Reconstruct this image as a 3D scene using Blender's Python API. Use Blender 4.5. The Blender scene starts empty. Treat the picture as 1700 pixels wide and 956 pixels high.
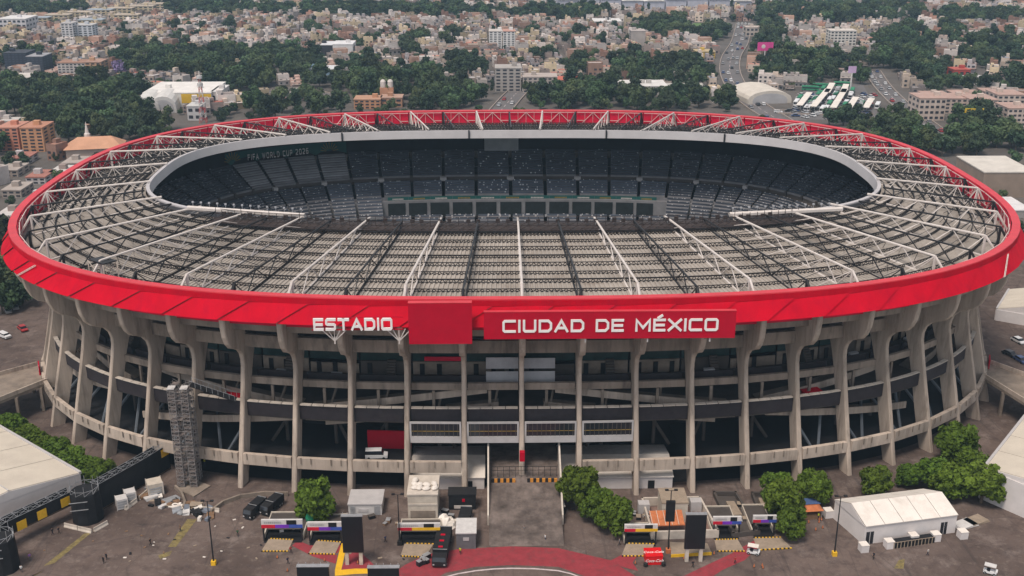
import bpy, math, random
import numpy as np
from mathutils import Vector, Matrix

# ---------------------------------------------------------------- camera, sky, sun, exposure
SC = bpy.context.scene
COL = SC.collection
FPX, PITCH, YAW = 1850.0, 0.3461, 0.0159
CAMP = np.array([-5.64, -318.28, 127.0])
_F = np.array([math.cos(PITCH)*math.sin(YAW), math.cos(PITCH)*math.cos(YAW), -math.sin(PITCH)])
_R = np.array([math.cos(YAW), -math.sin(YAW), 0.0])
_U = np.cross(_R, _F)
cd = bpy.data.cameras.new('camera')
cam = bpy.data.objects.new('camera', cd); COL.objects.link(cam)
cam.matrix_world = Matrix(((_R[0], _U[0], -_F[0], CAMP[0]), (_R[1], _U[1], -_F[1], CAMP[1]),
                           (_R[2], _U[2], -_F[2], CAMP[2]), (0, 0, 0, 1)))
cd.sensor_fit = 'HORIZONTAL'; cd.sensor_width = 36.0; cd.lens = 36.0*FPX/1700.0
cd.clip_start = 1.0; cd.clip_end = 20000.0
SC.camera = cam

SUN_EL, SUN_AZ = math.radians(64), math.radians(215)     # azimuth clockwise from +Y (north)
world = bpy.data.worlds.new('World'); SC.world = world; world.use_nodes = True
wn = world.node_tree; wn.nodes.clear()
wo = wn.nodes.new('ShaderNodeOutputWorld'); bg = wn.nodes.new('ShaderNodeBackground')
sky = wn.nodes.new('ShaderNodeTexSky'); sky.sky_type = 'NISHITA'; sky.sun_disc = False
sky.sun_elevation = SUN_EL; sky.sun_rotation = SUN_AZ
sky.air_density = 1.2; sky.dust_density = 6.0; sky.ozone_density = 1.0; sky.altitude = 2200
hs = wn.nodes.new('ShaderNodeHueSaturation'); hs.inputs['Saturation'].default_value = 0.22   # overcast: greyer than a clear sky
wn.links.new(sky.outputs[0], hs.inputs['Color']); wn.links.new(hs.outputs[0], bg.inputs[0])
bg.inputs[1].default_value = 0.085
wn.links.new(bg.outputs[0], wo.inputs[0])
sl = bpy.data.lights.new('sun', 'SUN'); sl.energy = 1.5; sl.angle = math.radians(18); sl.color = (1.0, 0.88, 0.76)
sun = bpy.data.objects.new('sun', sl); COL.objects.link(sun)
sun.location = (0, 0, 300)
_sd = Vector((math.sin(SUN_AZ)*math.cos(SUN_EL), math.cos(SUN_AZ)*math.cos(SUN_EL), math.sin(SUN_EL)))
sun.rotation_euler = _sd.to_track_quat('Z', 'Y').to_euler()
SC.view_settings.view_transform = 'Standard'; SC.view_settings.look = 'None'
SC.view_settings.exposure = 1.02; SC.view_settings.gamma = 1.0; SC.view_settings.use_curve_mapping = False
SC.render.engine = 'CYCLES'
SC.cycles.use_denoising = True
SC.cycles.max_bounces = 6; SC.cycles.diffuse_bounces = 3; SC.cycles.glossy_bounces = 2
SC.cycles.transmission_bounces = 3; SC.cycles.transparent_max_bounces = 6; SC.cycles.volume_bounces = 0
SC.cycles.caustics_reflective = False; SC.cycles.caustics_refractive = False

rnd = random.Random(7)

# ---------------------------------------------------------------- pixel <-> place helpers (1700 x 956 photo)
def ray(u, v):
    d = _F + _R*(u-850.0)/FPX + _U*(478.0-v)/FPX
    return d/np.linalg.norm(d)
def G(u, v, z=0.0):
    d = ray(u, v); s = (z-CAMP[2])/d[2]; q = CAMP+s*d
    return Vector((float(q[0]), float(q[1]), z))
def PJ(p):
    d = np.array([p[0], p[1], p[2]])-CAMP; Z = float(d@_F)
    return 850+FPX*float(d@_R)/Z, 478-FPX*float(d@_U)/Z, Z
def HT(u, vb, vt, z=0.0):
    """height of a point standing above ground pixel (u, vb) that shows at row vt"""
    p = G(u, vb, z); lo, hi = z, z+120.0
    for _ in range(40):
        m = (lo+hi)/2
        if PJ((p.x, p.y, m))[1] > vt: lo = m
        else: hi = m
    return lo-z
def MPP(u, v, z=0.0):
    return PJ(G(u, v, z))[2]/FPX

# ---------------------------------------------------------------- mesh collector
class MB:
    def __init__(s): s.v = []; s.f = []; s.m = []
    def add(s, vs, fs, mi=0):
        o = len(s.v); s.v.extend([tuple(p) for p in vs])
        s.f.extend([tuple(i+o for i in f) for f in fs]); s.m.extend([mi]*len(fs)); return s
    def box(s, x0, x1, y0, y1, z0, z1, mi=0):
        return s.add([(x0,y0,z0),(x1,y0,z0),(x1,y1,z0),(x0,y1,z0),(x0,y0,z1),(x1,y0,z1),(x1,y1,z1),(x0,y1,z1)], BOXF, mi)
    def hexa(s, b4, t4, mi=0): return s.add(list(b4)+list(t4), BOXF, mi)
    def wall(s, p, q, th, z0, z1, mi=0, z0b=None, z1b=None):
        """upright slab from p to q (xy), thickness th to the left of p->q, optional other end heights"""
        z0b = z0 if z0b is None else z0b; z1b = z1 if z1b is None else z1b
        dx, dy = q[0]-p[0], q[1]-p[1]; L = math.hypot(dx, dy) or 1; nx, ny = -dy/L*th, dx/L*th
        return s.hexa([(p[0],p[1],z0),(q[0],q[1],z0b),(q[0]+nx,q[1]+ny,z0b),(p[0]+nx,p[1]+ny,z0)],
                      [(p[0],p[1],z1),(q[0],q[1],z1b),(q[0]+nx,q[1]+ny,z1b),(p[0]+nx,p[1]+ny,z1)], mi)
    def bar(s, p, q, r, n=4, mi=0, r2=None, caps=True):
        p = Vector(p); q = Vector(q); d = q-p
        if d.length < 1e-6: return s
        d.normalize(); a = Vector((0,0,1)) if abs(d.z) < 0.95 else Vector((1,0,0))
        x = d.cross(a).normalized(); y = d.cross(x); r2 = r if r2 is None else r2
        vs = []
        for c, rr in ((p, r), (q, r2)):
            for i in range(n):
                t = 2*math.pi*(i+.5)/n; vs.append(c+x*math.cos(t)*rr+y*math.sin(t)*rr)
        fs = [(i, (i+1) % n, n+(i+1) % n, n+i) for i in range(n)]
        if caps: fs += [tuple(range(n-1, -1, -1)), tuple(range(n, 2*n))]
        return s.add(vs, fs, mi)
    def prism(s, poly, ax, lo, hi, mi=0):
        """extrude a 2D polygon along axis ax ('x','y','z')"""
        def P(a, b, c): return {'x': (c, a, b), 'y': (a, c, b), 'z': (a, b, c)}[ax]
        n = len(poly)
        vs = [P(a, b, lo) for a, b in poly]+[P(a, b, hi) for a, b in poly]
        return s.add(vs, [(i, (i+1) % n, n+(i+1) % n, n+i) for i in range(n)]+[tuple(range(n-1, -1, -1)), tuple(range(n, 2*n))], mi)
    def quad(s, a, b, c, d, mi=0): return s.add([a, b, c, d], [(0,1,2,3)], mi)
    def lathe(s, prof, n=12, c=(0,0,0), mi=0):
        vs = []; fs = []
        for r, z in prof:
            for i in range(n):
                t = 2*math.pi*i/n; vs.append((c[0]+r*math.cos(t), c[1]+r*math.sin(t), c[2]+z))
        for j in range(len(prof)-1):
            for i in range(n): fs.append((j*n+i, j*n+(i+1) % n, (j+1)*n+(i+1) % n, (j+1)*n+i))
        fs.append(tuple((len(prof)-1)*n+i for i in range(n)))
        return s.add(vs, fs, mi)
    def xform(s, M):
        s.v = [tuple(M @ Vector(p)) for p in s.v]; return s
    def join(s, o, mi=None):
        k = len(s.v); s.v += o.v; s.f += [tuple(i+k for i in f) for f in o.f]; s.m += o.m if mi is None else [mi]*len(o.f); return s
    def mesh(s, name, mats):
        me = bpy.data.meshes.new(name); me.from_pydata(s.v, [], s.f)
        mats = mats if isinstance(mats, (list, tuple)) else [mats]
        for m in mats: me.materials.append(m)
        if len(mats) > 1: me.polygons.foreach_set('material_index', s.m)
        me.update(); return me
    def build(s, name, mats, parent=None, smooth=False, loc=None):
        """one mesh object; vertices are in world space and are made local to the parent (or loc)"""
        o0 = Vector((0,0,0))
        if loc is not None: o0 = Vector(loc)
        elif parent is not None: o0 = WORLD.get(parent.name, Vector(parent.location))
        if o0.length > 0: s.v = [(x-o0.x, y-o0.y, z-o0.z) for x, y, z in s.v]
        o = bpy.data.objects.new(name, s.mesh(name, mats)); COL.objects.link(o)
        if smooth:
            o.data.polygons.foreach_set('use_smooth', [True]*len(o.data.polygons))
        if parent is not None:
            o.parent = parent; WORLD[o.name] = o0
        elif loc is not None: o.location = o0; WORLD[o.name] = o0
        return o
BOXF = [(0,3,2,1),(4,5,6,7),(0,1,5,4),(1,2,6,5),(2,3,7,6),(3,0,4,7)]
WORLD = {}

def tag(o, label=None, cat=None, group=None, kind=None):
    if label: o['label'] = label
    if cat: o['category'] = cat
    if group: o['group'] = group
    if kind: o['kind'] = kind
    return o
def empty(name, loc=(0,0,0), label=None, cat=None, group=None, rz=0.0):
    o = bpy.data.objects.new(name, None); COL.objects.link(o); o.location = loc; o.rotation_euler = (0,0,rz)
    WORLD[o.name] = Vector(loc); o.empty_display_size = 0.5
    return tag(o, label, cat, group)
def inst(name, me, parent=None, loc=(0,0,0), rz=0.0, sc=None):
    o = bpy.data.objects.new(name, me); COL.objects.link(o); o.location = loc; o.rotation_euler = (0,0,rz)
    if sc is not None: o.scale = sc if isinstance(sc, (tuple, list)) else (sc, sc, sc)
    if parent is not None: o.parent = parent
    return o
def copy_tree(o, parent=None):
    c = o.copy(); COL.objects.link(c); c.parent = parent
    for ch in o.children: copy_tree(ch, c)
    return c

# ---------------------------------------------------------------- materials
MATS = {}
def mat(name, col, rough=0.8, var=0.12, scale=0.5, metal=0.0, bump=0.0, bscale=4.0, stain=None, sscale=0.15, stretch=None, objvar=0.0, spec=0.3, detail=5, objhue=0.0):
    if name in MATS: return MATS[name]
    m = bpy.data.materials.new(name); m.use_nodes = True; nt = m.node_tree; N = nt.nodes; Lk = nt.links
    b = N['Principled BSDF']; b.inputs['Roughness'].default_value = rough; b.inputs['Metallic'].default_value = metal
    b.inputs['Specular IOR Level'].default_value = spec
    geo = N.new('ShaderNodeNewGeometry'); pos = geo.outputs['Position']
    if stretch:
        mp = N.new('ShaderNodeMapping'); mp.inputs['Scale'].default_value = stretch; Lk.new(pos, mp.inputs[0]); pos = mp.outputs[0]
    nz = N.new('ShaderNodeTexNoise'); nz.inputs['Scale'].default_value = scale; nz.inputs['Detail'].default_value = detail
    nz.inputs['Roughness'].default_value = 0.65
    Lk.new(pos, nz.inputs['Vector'])
    r = N.new('ShaderNodeMapRange'); r.inputs[1].default_value = 0.25; r.inputs[2].default_value = 0.75
    r.inputs[3].default_value = 1-var*1.6; r.inputs[4].default_value = 1+var*1.6; Lk.new(nz.outputs[0], r.inputs[0])
    mul = N.new('ShaderNodeVectorMath'); mul.operation = 'SCALE'; mul.inputs[0].default_value = col[:3]; Lk.new(r.outputs[0], mul.inputs['Scale'])
    out = mul.outputs[0]
    if stain:
        n2 = N.new('ShaderNodeTexNoise'); n2.inputs['Scale'].default_value = sscale; n2.inputs['Detail'].default_value = 6; n2.inputs['Roughness'].default_value = 0.7
        Lk.new(pos, n2.inputs['Vector'])
        rp = N.new('ShaderNodeMapRange'); rp.inputs[1].default_value = 0.50; rp.inputs[2].default_value = 0.72; Lk.new(n2.outputs[0], rp.inputs[0])
        rp.inputs[4].default_value = stain[3] if len(stain) > 3 else 0.7
        mx = N.new('ShaderNodeMix'); mx.data_type = 'RGBA'; Lk.new(rp.outputs[0], mx.inputs['Factor']); Lk.new(out, mx.inputs['A']); mx.inputs['B'].default_value = (*stain[:3], 1)
        out = mx.outputs['Result']
    if objvar or objhue:
        oi = N.new('ShaderNodeObjectInfo')
        rr = N.new('ShaderNodeMapRange'); rr.inputs[3].default_value = 1-objvar; rr.inputs[4].default_value = 1+objvar; Lk.new(oi.outputs['Random'], rr.inputs[0])
        h = N.new('ShaderNodeHueSaturation'); Lk.new(out, h.inputs['Color']); Lk.new(rr.outputs[0], h.inputs['Value'])
        if objhue:
            m7 = N.new('ShaderNodeMath'); m7.operation = 'MULTIPLY'; m7.inputs[1].default_value = 7.31; Lk.new(oi.outputs['Random'], m7.inputs[0])
            fr = N.new('ShaderNodeMath'); fr.operation = 'FRACT'; Lk.new(m7.outputs[0], fr.inputs[0])
            r3 = N.new('ShaderNodeMapRange'); r3.inputs[3].default_value = 0.5-objhue; r3.inputs[4].default_value = 0.5+objhue; Lk.new(fr.outputs[0], r3.inputs[0])
            Lk.new(r3.outputs[0], h.inputs['Hue'])
        out = h.outputs[0]
    Lk.new(out, b.inputs['Base Color'])
    if bump:
        n3 = N.new('ShaderNodeTexNoise'); n3.inputs['Scale'].default_value = bscale; n3.inputs['Detail'].default_value = 4; Lk.new(pos, n3.inputs['Vector'])
        bp = N.new('ShaderNodeBump'); bp.inputs['Strength'].default_value = bump; bp.inputs['Distance'].default_value = 0.2
        Lk.new(n3.outputs[0], bp.inputs['Height']); Lk.new(bp.outputs[0], b.inputs['Normal'])
    MATS[name] = m; return m

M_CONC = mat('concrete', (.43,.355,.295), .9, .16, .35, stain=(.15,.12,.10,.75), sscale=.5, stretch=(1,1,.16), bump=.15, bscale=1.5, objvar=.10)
M_BEAM = mat('concrete_beam', (.27,.22,.18), .9, .2, .35, stain=(.10,.08,.07,.8), sscale=.5, stretch=(1,1,.2), bump=.15, bscale=1.5, objvar=.15)  # column concrete toned down, so the recessed beams carry painted shade
M_CONC2 = mat('concrete_weathered_dim', (.23,.187,.152), .9, .2, .3, stain=(.12,.10,.085,.7), sscale=.35, bump=.2, bscale=1.5)  # weathered concrete, base also darkened to paint shade into the facade recesses
M_CONCD = mat('concrete_dark', (.075,.063,.057), .95, .2, .2)  # dark concrete; on recessed slabs and walls it paints in the shade
M_RED = mat('red_cladding', (.50,.0008,.016), .7, .10, .25, stain=(.37,.001,.02,.7), sscale=.3, stretch=(1,1,.35), spec=.06, bump=.06, bscale=.6)
M_REDIN = mat('red_sheeting', (.60,.003,.038), .6, .10, .3, spec=.2)
M_WHITE = mat('white_paint', (.58,.53,.50), .5, .08, .6, stain=(.42,.36,.31,.5), sscale=.5)
M_PINKW = mat('faded_pink_steel', (.62,.46,.44), .6, .1, .5)
M_BLACK = mat('black_steel', (.018,.018,.02), .5, .2, .8)
M_PURL = mat('dark_purlin_steel', (.018,.016,.017), .6, .2, .8)
M_DECK = mat('roof_sheeting', (.325,.290,.258), .8, .16, .12, stain=(.19,.155,.13,.75), sscale=.16, bump=.05)
M_GREYF = mat('grey_fascia', (.43,.41,.42), .6, .06, .2)
M_PARA = mat('dark_parapet_paint', (.026,.021,.025), .7, .2, .6, stain=(.045,.037,.037,.6), sscale=.4)
M_CAP = mat('pale_coping', (.52,.46,.40), .85, .15, .5)
M_SEAT = mat('navy_seats', (.046,.053,.070), .6, .25, .25)
M_SEAT2 = mat('slate_seats', (.078,.092,.120), .6, .2, .25)
M_SEATW = mat('white_seat_plastic', (.62,.62,.65), .5, .05)
M_COVER = mat('grey_seat_cover', (.36,.365,.39), .8, .12, .3)
M_TREAD = mat('terrace_concrete', (.20,.195,.205), .9, .15, .3)
M_DARK = mat('void_shade', (.009,.009,.011), .9, .2, .3)  # near-black colour standing in for deep shade under and behind the stands
M_GREENG = mat('green_glass', (.018,.045,.045), .25, .2, .5, spec=.5)
M_GREENB = mat('green_banner', (.015,.10,.09), .7, .15, .2)
M_GLASS = mat('dark_glass', (.02,.022,.028), .15, .2, .5, spec=.6)
M_FRAME = mat('pale_window_frame', (.44,.42,.42), .6, .08)
M_STEELB = mat('blue_grey_steel', (.10,.115,.135), .6, .15, .5)
M_GRASS = mat('grass', (.045,.085,.03), .95, .25, .05, stain=(.06,.07,.03,.6), sscale=.02)
M_GOLD = mat('gold_print', (.30,.20,.04), .7, .2)
M_YEL = mat('yellow_paint', (.72,.42,.02), .7, .12, .8)
# ---------------------------------------------------------------- stadium geometry
RA, RB, RN = 133.63, 102.88, 2.7426
ZR = 47.0
NB = 62
def _build_ring():
    t = np.linspace(-math.pi/2, 1.5*math.pi, 6001)
    x = RA*np.sign(np.cos(t))*np.abs(np.cos(t))**(2/RN); y = RB*np.sign(np.sin(t))*np.abs(np.sin(t))**(2/RN)
    s = np.r_[0, np.cumsum(np.hypot(np.diff(x), np.diff(y)))]
    return x, y, s
_rx, _ry, _rs = _build_ring(); _RL = float(_rs[-1])
def ringpt(k):
    s = (k % NB)/NB*_RL
    x = float(np.interp(s, _rs, _rx)); y = float(np.interp(s, _rs, _ry))
    nx = math.copysign(abs(x/RA)**(RN-1)/RA, x); ny = math.copysign(abs(y/RB)**(RN-1)/RB, y)
    L = math.hypot(nx, ny); return x, y, nx/L, ny/L
_rc = {}
def P(k, d, z):
    """point at bay position k, d metres inside the rim line, height z"""
    q = round(k, 4) % NB
    if q not in _rc: _rc[q] = ringpt(q)
    x, y, nx, ny = _rc[q]
    return Vector((x-d*nx, y-d*ny, z))
def rad(k):
    x, y, nx, ny = ringpt(k); return math.atan2(ny, nx)
# inner roof edge
IA, IB, IN, IZ = 102.3, 53.5, 2.92, 49.3
def inner(k):
    """inner roof-edge point met by the truss that starts at rim position k"""
    q = ('i', round(k, 4) % NB)
    if q in _rc: return _rc[q]
    x, y, nx, ny = ringpt(k)
    # blend between the rim normal and the direction to the middle so that trusses fan evenly
    g = lambda px, py: abs(px/IA)**IN+abs(py/IB)**IN-1
    dx, dy = -nx*0.55-x/math.hypot(x,y)*0.45, -ny*0.55-y/math.hypot(x,y)*0.45
    lo, hi = 0.0, 75.0
    for i in range(40):
        m = (lo+hi)/2
        if g(x+dx*m, y+dy*m) > 0: lo = m
        else: hi = m
    _rc[q] = Vector((x+dx*lo, y+dy*lo, IZ)); return _rc[q]
def RF(k, s, z):
    """plan position a fraction s of the way from the rim (s=0) to the inner roof edge (s=1)"""
    a = P(k, 0, 0); b = inner(k); return Vector((a.x+(b.x-a.x)*s, a.y+(b.y-a.y)*s, z))
def seg(mb, k0, k1, d0, d1, z0, z1, mi=0, zz0=None, zz1=None):
    """box from bay position k0 to k1, between offsets d0<d1 (d0 outside), heights z0..z1 (other end zz0..zz1)"""
    zz0 = z0 if zz0 is None else zz0; zz1 = z1 if zz1 is None else zz1
    return mb.hexa([P(k0,d0,z0),P(k1,d0,zz0),P(k1,d1,zz0),P(k0,d1,z0)], [P(k0,d0,z1),P(k1,d0,zz1),P(k1,d1,zz1),P(k0,d1,z1)], mi)
def ringsheet(mb, prof, sub=2, mi=0, k0=0, k1=NB):
    """closed ring of sheets through the (d, z) profile"""
    n = int((k1-k0)*sub)
    for i in range(n):
        a, b = k0+i/sub, k0+(i+1)/sub
        for (d0, z0), (d1, z1) in zip(prof[:-1], prof[1:]):
            mb.quad(P(a,d0,z0), P(b,d0,z0), P(b,d1,z1), P(a,d1,z1), mi)
    return mb
def pk(k):     # signed bay number, 0 at the near middle
    return (k+NB//2) % NB-NB//2
NEARK = range(-16, 17)

stadium = empty('stadium', (0,0,0), 'huge oval concrete stadium with a red rim band and an open roof over dark stands', 'stadium')

# --- columns: one shared mesh, local +X points outward, origin on the rim line at ground level
def column_mesh():
    front = [(.4,0),(1.6,5),(3.0,10.6),(5.0,18.5),(6.3,24),(6.9,27.0),(6.9,28.6),(6.4,30.2),(5.2,31.6),(3.4,32.6),(1.7,33.4),(.4,34.8),(-.5,36.8),(-.9,39.0),(-1.0,41.9)]
    back = [(3.7,0),(5.2,5),(6.7,10.6),(8.7,18.5),(10.3,24),(11.4,27.0),(12.2,28.6),(12.9,30.2),(13.1,31.6),(13.2,32.6),(13.3,33.4),(13.4,34.8),(13.5,36.8),(13.6,39.0),(13.6,41.9)]
    mb = MB(); w0, w1 = .60, .50; ch = .22
    rows = []
    for (df, z), (db, _) in zip(front, back):
        w = w0+(w1-w0)*min(z,28)/28+(.16 if z > 33 else 0)
        rows.append([(-df, -w+ch, z), (-df, w-ch, z), (-df-ch, w, z), (-db, w, z), (-db, -w, z), (-df-ch, -w, z)])
    vs = [p for r in rows for p in r]; fs = []
    for j in range(len(rows)-1):
        for i in range(6): fs.append((j*6+i, j*6+(i+1) % 6, (j+1)*6+(i+1) % 6, (j+1)*6+i))
    fs.append(tuple((len(rows)-1)*6+i for i in range(6)))
    mb.add(vs, fs); return mb.mesh('column', M_CONC)
cm = column_mesh()
for k in range(NB):
    p = P(k,0,0); inst('column', cm, stadium, p, rad(k))

# --- ring beams and walkway fronts, bay by bay (each bay its own piece, butted against the columns)
def bays(name, m, d0, d1, z0, z1, skip=(), gap=.055, ks=range(NB)):
    for k in ks:
        if pk(k) in skip: continue
        seg(MB(), k+gap, k+1-gap, d0, d1, z0, z1).build(name, m, stadium)
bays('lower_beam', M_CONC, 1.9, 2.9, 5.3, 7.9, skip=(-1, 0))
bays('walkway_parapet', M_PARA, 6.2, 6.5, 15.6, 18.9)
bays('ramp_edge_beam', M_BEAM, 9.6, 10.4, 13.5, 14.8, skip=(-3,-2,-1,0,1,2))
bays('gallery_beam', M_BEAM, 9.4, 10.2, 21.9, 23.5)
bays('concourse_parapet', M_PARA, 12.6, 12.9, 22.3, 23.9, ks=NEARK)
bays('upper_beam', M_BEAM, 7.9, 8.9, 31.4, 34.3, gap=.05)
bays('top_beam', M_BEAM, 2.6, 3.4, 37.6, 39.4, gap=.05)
for k in NEARK:      # pale coping slabs on the walkway parapet
    for j in range(4):
        a = k+.06+j*.22; seg(MB(), a+.006, a+.212, 5.95+.05*((j*k) % 2), 6.95, 18.905, 19.1).build('coping_slab', M_CAP, stadium)
    if pk(k) in (-1, 0): continue
    for j in range(5):   # upstand nibs along the lower beam
        a = k+.12+j*.18
        if (k*5+j) % 3: seg(MB(), a, a+.02, 1.78, 1.9, 6.6, 8.05).build('beam_rib', M_CONC2, stadium)
# slabs, soffits and core walls that close the building
def ring(name, m, prof, sub=1, k0=0, k1=NB): return ringsheet(MB(), prof, sub, 0, k0, k1).build(name, m, stadium)
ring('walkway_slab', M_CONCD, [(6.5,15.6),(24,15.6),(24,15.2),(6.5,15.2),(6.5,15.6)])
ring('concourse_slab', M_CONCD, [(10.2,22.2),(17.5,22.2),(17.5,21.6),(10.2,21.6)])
ring('head_soffit', M_DARK, [(3.4,39.3),(8.2,36.6),(8.4,34.7)])  # near-black sheet, paints the shaded gap between the beams
ring('cantilever_soffit', M_DARK, [(8.9,33.8),(17.5,29.5)])  # shade of the overhang put into its colour
ring('plaza_deck', M_DARK, [(2.95,5.2),(24,5.2),(24,4.8),(2.95,4.8)], 1, 3, NB-2)  # slab added to keep the space beneath dark, itself coloured near black
ring('under_floor', M_DARK, [(5.5,.03),(24,.03)])  # dark sheet laid on the ground as painted shade below the stands
ring('core_wall', M_DARK, [(24,0),(24,15.2)])  # wall colour carries the shade of the deep interior
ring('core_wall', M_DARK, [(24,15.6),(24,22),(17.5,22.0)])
for k in range(NB):      # concourse back wall: panels below with shade put into their tone, green glazing above
    kk = pk(k)
    seg(MB(), k+.02, k+.98, 17.0, 17.4, 22.25, 25.4 if kk % 4 else 24.6).build('concourse_wall_panel', M_CONC2 if kk % 3 else M_CONCD, stadium)
    seg(MB(), k+.02, k+.98, 17.2, 17.5, 25.5, 29.4).build('concourse_glazing', M_GREENG, stadium)
for k in NEARK:          # doors, stair flights and stalls on the concourse
    kk = pk(k)
    for j in range(1+(k*7) % 3):
        a = k+.15+.27*j+.05*((k*3+j) % 3)
        seg(MB(), a, a+.09, 16.8, 17.0, 22.25, 24.9).build('concourse_door', M_DARK, stadium)
    if k % 2:
        a = k+.55; st = MB()
        for i in range(8): seg(st, a, a+.16, 13.4+i*.4, 13.8+i*.4, 22.2, 22.6+i*.5)
        st.build('stair_flight', M_CONCD, stadium)
    # columns of the gallery below and inclined struts
    seg(MB(), k+.42, k+.47, 9.7, 10.2, 15.7, 21.6, ).build('gallery_post', M_CONC2, stadium)
    MB().bar(P(k+.5,10.6,15.7), P(k+.62,15.5,21.6), .32).build('gallery_strut', M_CONC2, stadium)
    if kk in (-1, 0): continue
    if abs(kk+.5) > 5:
        for sgn in (-1, 1): MB().bar(P(k+.5+sgn*.06,6.0,5.2), P(k+.5+sgn*.40,12.5,13.6), .36, 6).build('steel_strut', M_STEELB, stadium)
    else:
        MB().bar(P(k+.5+.3*(-1)**k,14.0,5.2), P(k+.5-.25*(-1)**k,18.5,15.2), .4, 6).build('raking_post', M_CONCD, stadium)
    MB().bar(P(k+.5,15,5.2), P(k+.5,15,15.2), .4, 6).build('inner_post', M_CONCD, stadium)
# ramps behind the gallery: each a sloping slab with its own upstand edge
def ramp(k0, k1, z0, z1, d=10.9, w=4.0, n=4):
    sl = MB(); ed = MB()
    for i in range(n):
        a = k0+(k1-k0)*i/n; b = k0+(k1-k0)*(i+1)/n; za = z0+(z1-z0)*i/n; zb = z0+(z1-z0)*(i+1)/n
        seg(sl, a, b, d, d+w, za-.5, za, 0, zb-.5, zb); seg(ed, a, b, d-.3, d-.02, za-.6, za+1.1, 0, zb-.6, zb+1.1)
    o = sl.build('ramp', M_CONC2, stadium); ed.build('ramp_edge', M_CONC, o)
ramp(-3.9, -.6, 15.7, 21.2); ramp(3.9, .6, 15.7, 21.2)
ramp(-3.6, -.4, 12.4, 17.0, d=11.4); ramp(3.6, .4, 12.4, 17.0, d=11.4)
for k0 in (-15.5, -11.5, -7.5, 4.5, 8.5, 12.5):
    ramp(k0, k0+3.4, 15.8, 21.2, d=12) if k0 > 0 else ramp(k0+3.4, k0, 15.8, 21.2, d=12)
    ramp(k0, k0+3.4, 9.5, 14.6, d=8.6, w=3.5) if k0 < 0 else ramp(k0+3.4, k0, 9.5, 14.6, d=8.6, w=3.5)
# white hoardings, red stalls and a red banner on the concourses
for k0, k1, z0, z1 in ((-.62,-.05,22.4,25.2),(.05,.60,22.4,25.2),(-.62,-.05,25.9,28.6),(.05,.60,25.9,28.4)): seg(MB(), k0, k1, 12.0, 12.15, z0, z1).build('white_hoarding', M_COVER, stadium)
seg(MB(), -1.75, -1.08, 15.6, 15.8, 26.2, 27.2).build('red_banner', M_REDIN, stadium)
for k in (-5.55, 5.35): 
    o_ = seg(MB(), k, k+.32, 9.2, 11.2, 15.7, 17.6).build('red_stall', M_REDIN, stadium); seg(MB(), k-.03, k+.35, 8.9, 11.3, 17.9, 18.1).build('stall_roof', M_RED, o_)
for k in (-4.6, -3.5, 3.4, 6.6, 8.3): seg(MB(), k, k+.2, 13.5, 14.5, 22.25, 23.6+.4*(k > 0)).build('concourse_stall', M_COVER, stadium)
# window strip over the main gate
for k in (-2, -1, 0, 1):
    f = MB(); a, b = k+.05, k+.95
    seg(f, a, b, 4.2, 4.6, 16.15, 16.55); seg(f, a, b, 4.2, 4.6, 11.5, 13.05); seg(f, a, a+.03, 4.2, 4.6, 13.05, 16.15); seg(f, b-.03, b, 4.2, 4.6, 13.05, 16.15)
    w = f.build('gate_window', M_FRAME, stadium)
    seg(MB(), a+.03, b-.03, 4.45, 4.5, 13.05, 16.15).build('pane', M_GLASS, w)
    mu = MB()
    for j in range(11): seg(MB(), a+.055+j*.078, a+.066+j*.078, 4.3, 4.42, 13.05, 16.15).build('mullion', M_CONCD, w)
    seg(MB(), a+.03, b-.03, 4.30, 4.40, 14.25, 14.35).build('rail', M_GOLD, w)
ringsheet(MB(), [(4.2,11.45),(24,11.4)], 1, 0, -2, 2).build('gate_soffit', M_CONCD, stadium)

# --- red rim: coping, lip, sloping skirt panels (parallelograms), inner face with its steel frames
cop = MB(); lip = MB()
ringsheet(cop, [(1.5,46.7),(1.5,47.0),(-.45,47.05),(-.5,46.8)], 2); ringsheet(lip, [(-.5,46.8),(-.5,45.5),(-.2,45.3)], 2)
M_COPE = mat('red_coping', (.56,.03,.045), .45, .08, .3, spec=.3)  # paler than the cladding: sky light on its upward face is in the colour
cop.build('rim_coping', M_COPE, stadium); lip.build('rim_lip', M_RED, stadium)
for k in range(NB):
    sk = MB(); st = 4
    for j in range(st):
        def Q(f, s, e):        # f along the bay, s down the skirt, e lift off the surface
            kk = k+f+.5*(1-s); d = -.3-2.25*s; z = 45.35-3.75*s
            return P(kk, d-e*.82, z+e*.57)
        a, b = j/st, (j+1)/st; ea, eb = .06+.34*a, .06+.34*b    # each panel laps over the next
        sk.hexa([Q(a,0,ea-.06),Q(b,0,eb-.06),Q(b,1,eb-.06),Q(a,1,ea-.06)], [Q(a,0,ea),Q(b,0,eb),Q(b,1,eb),Q(a,1,ea)])
    sk.build('skirt_panel', M_RED, stadium)
ring('skirt_back', M_CONC2, [(-.15,45.3),(-2.2,41.7),(2.6,41.3)], 2)
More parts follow.
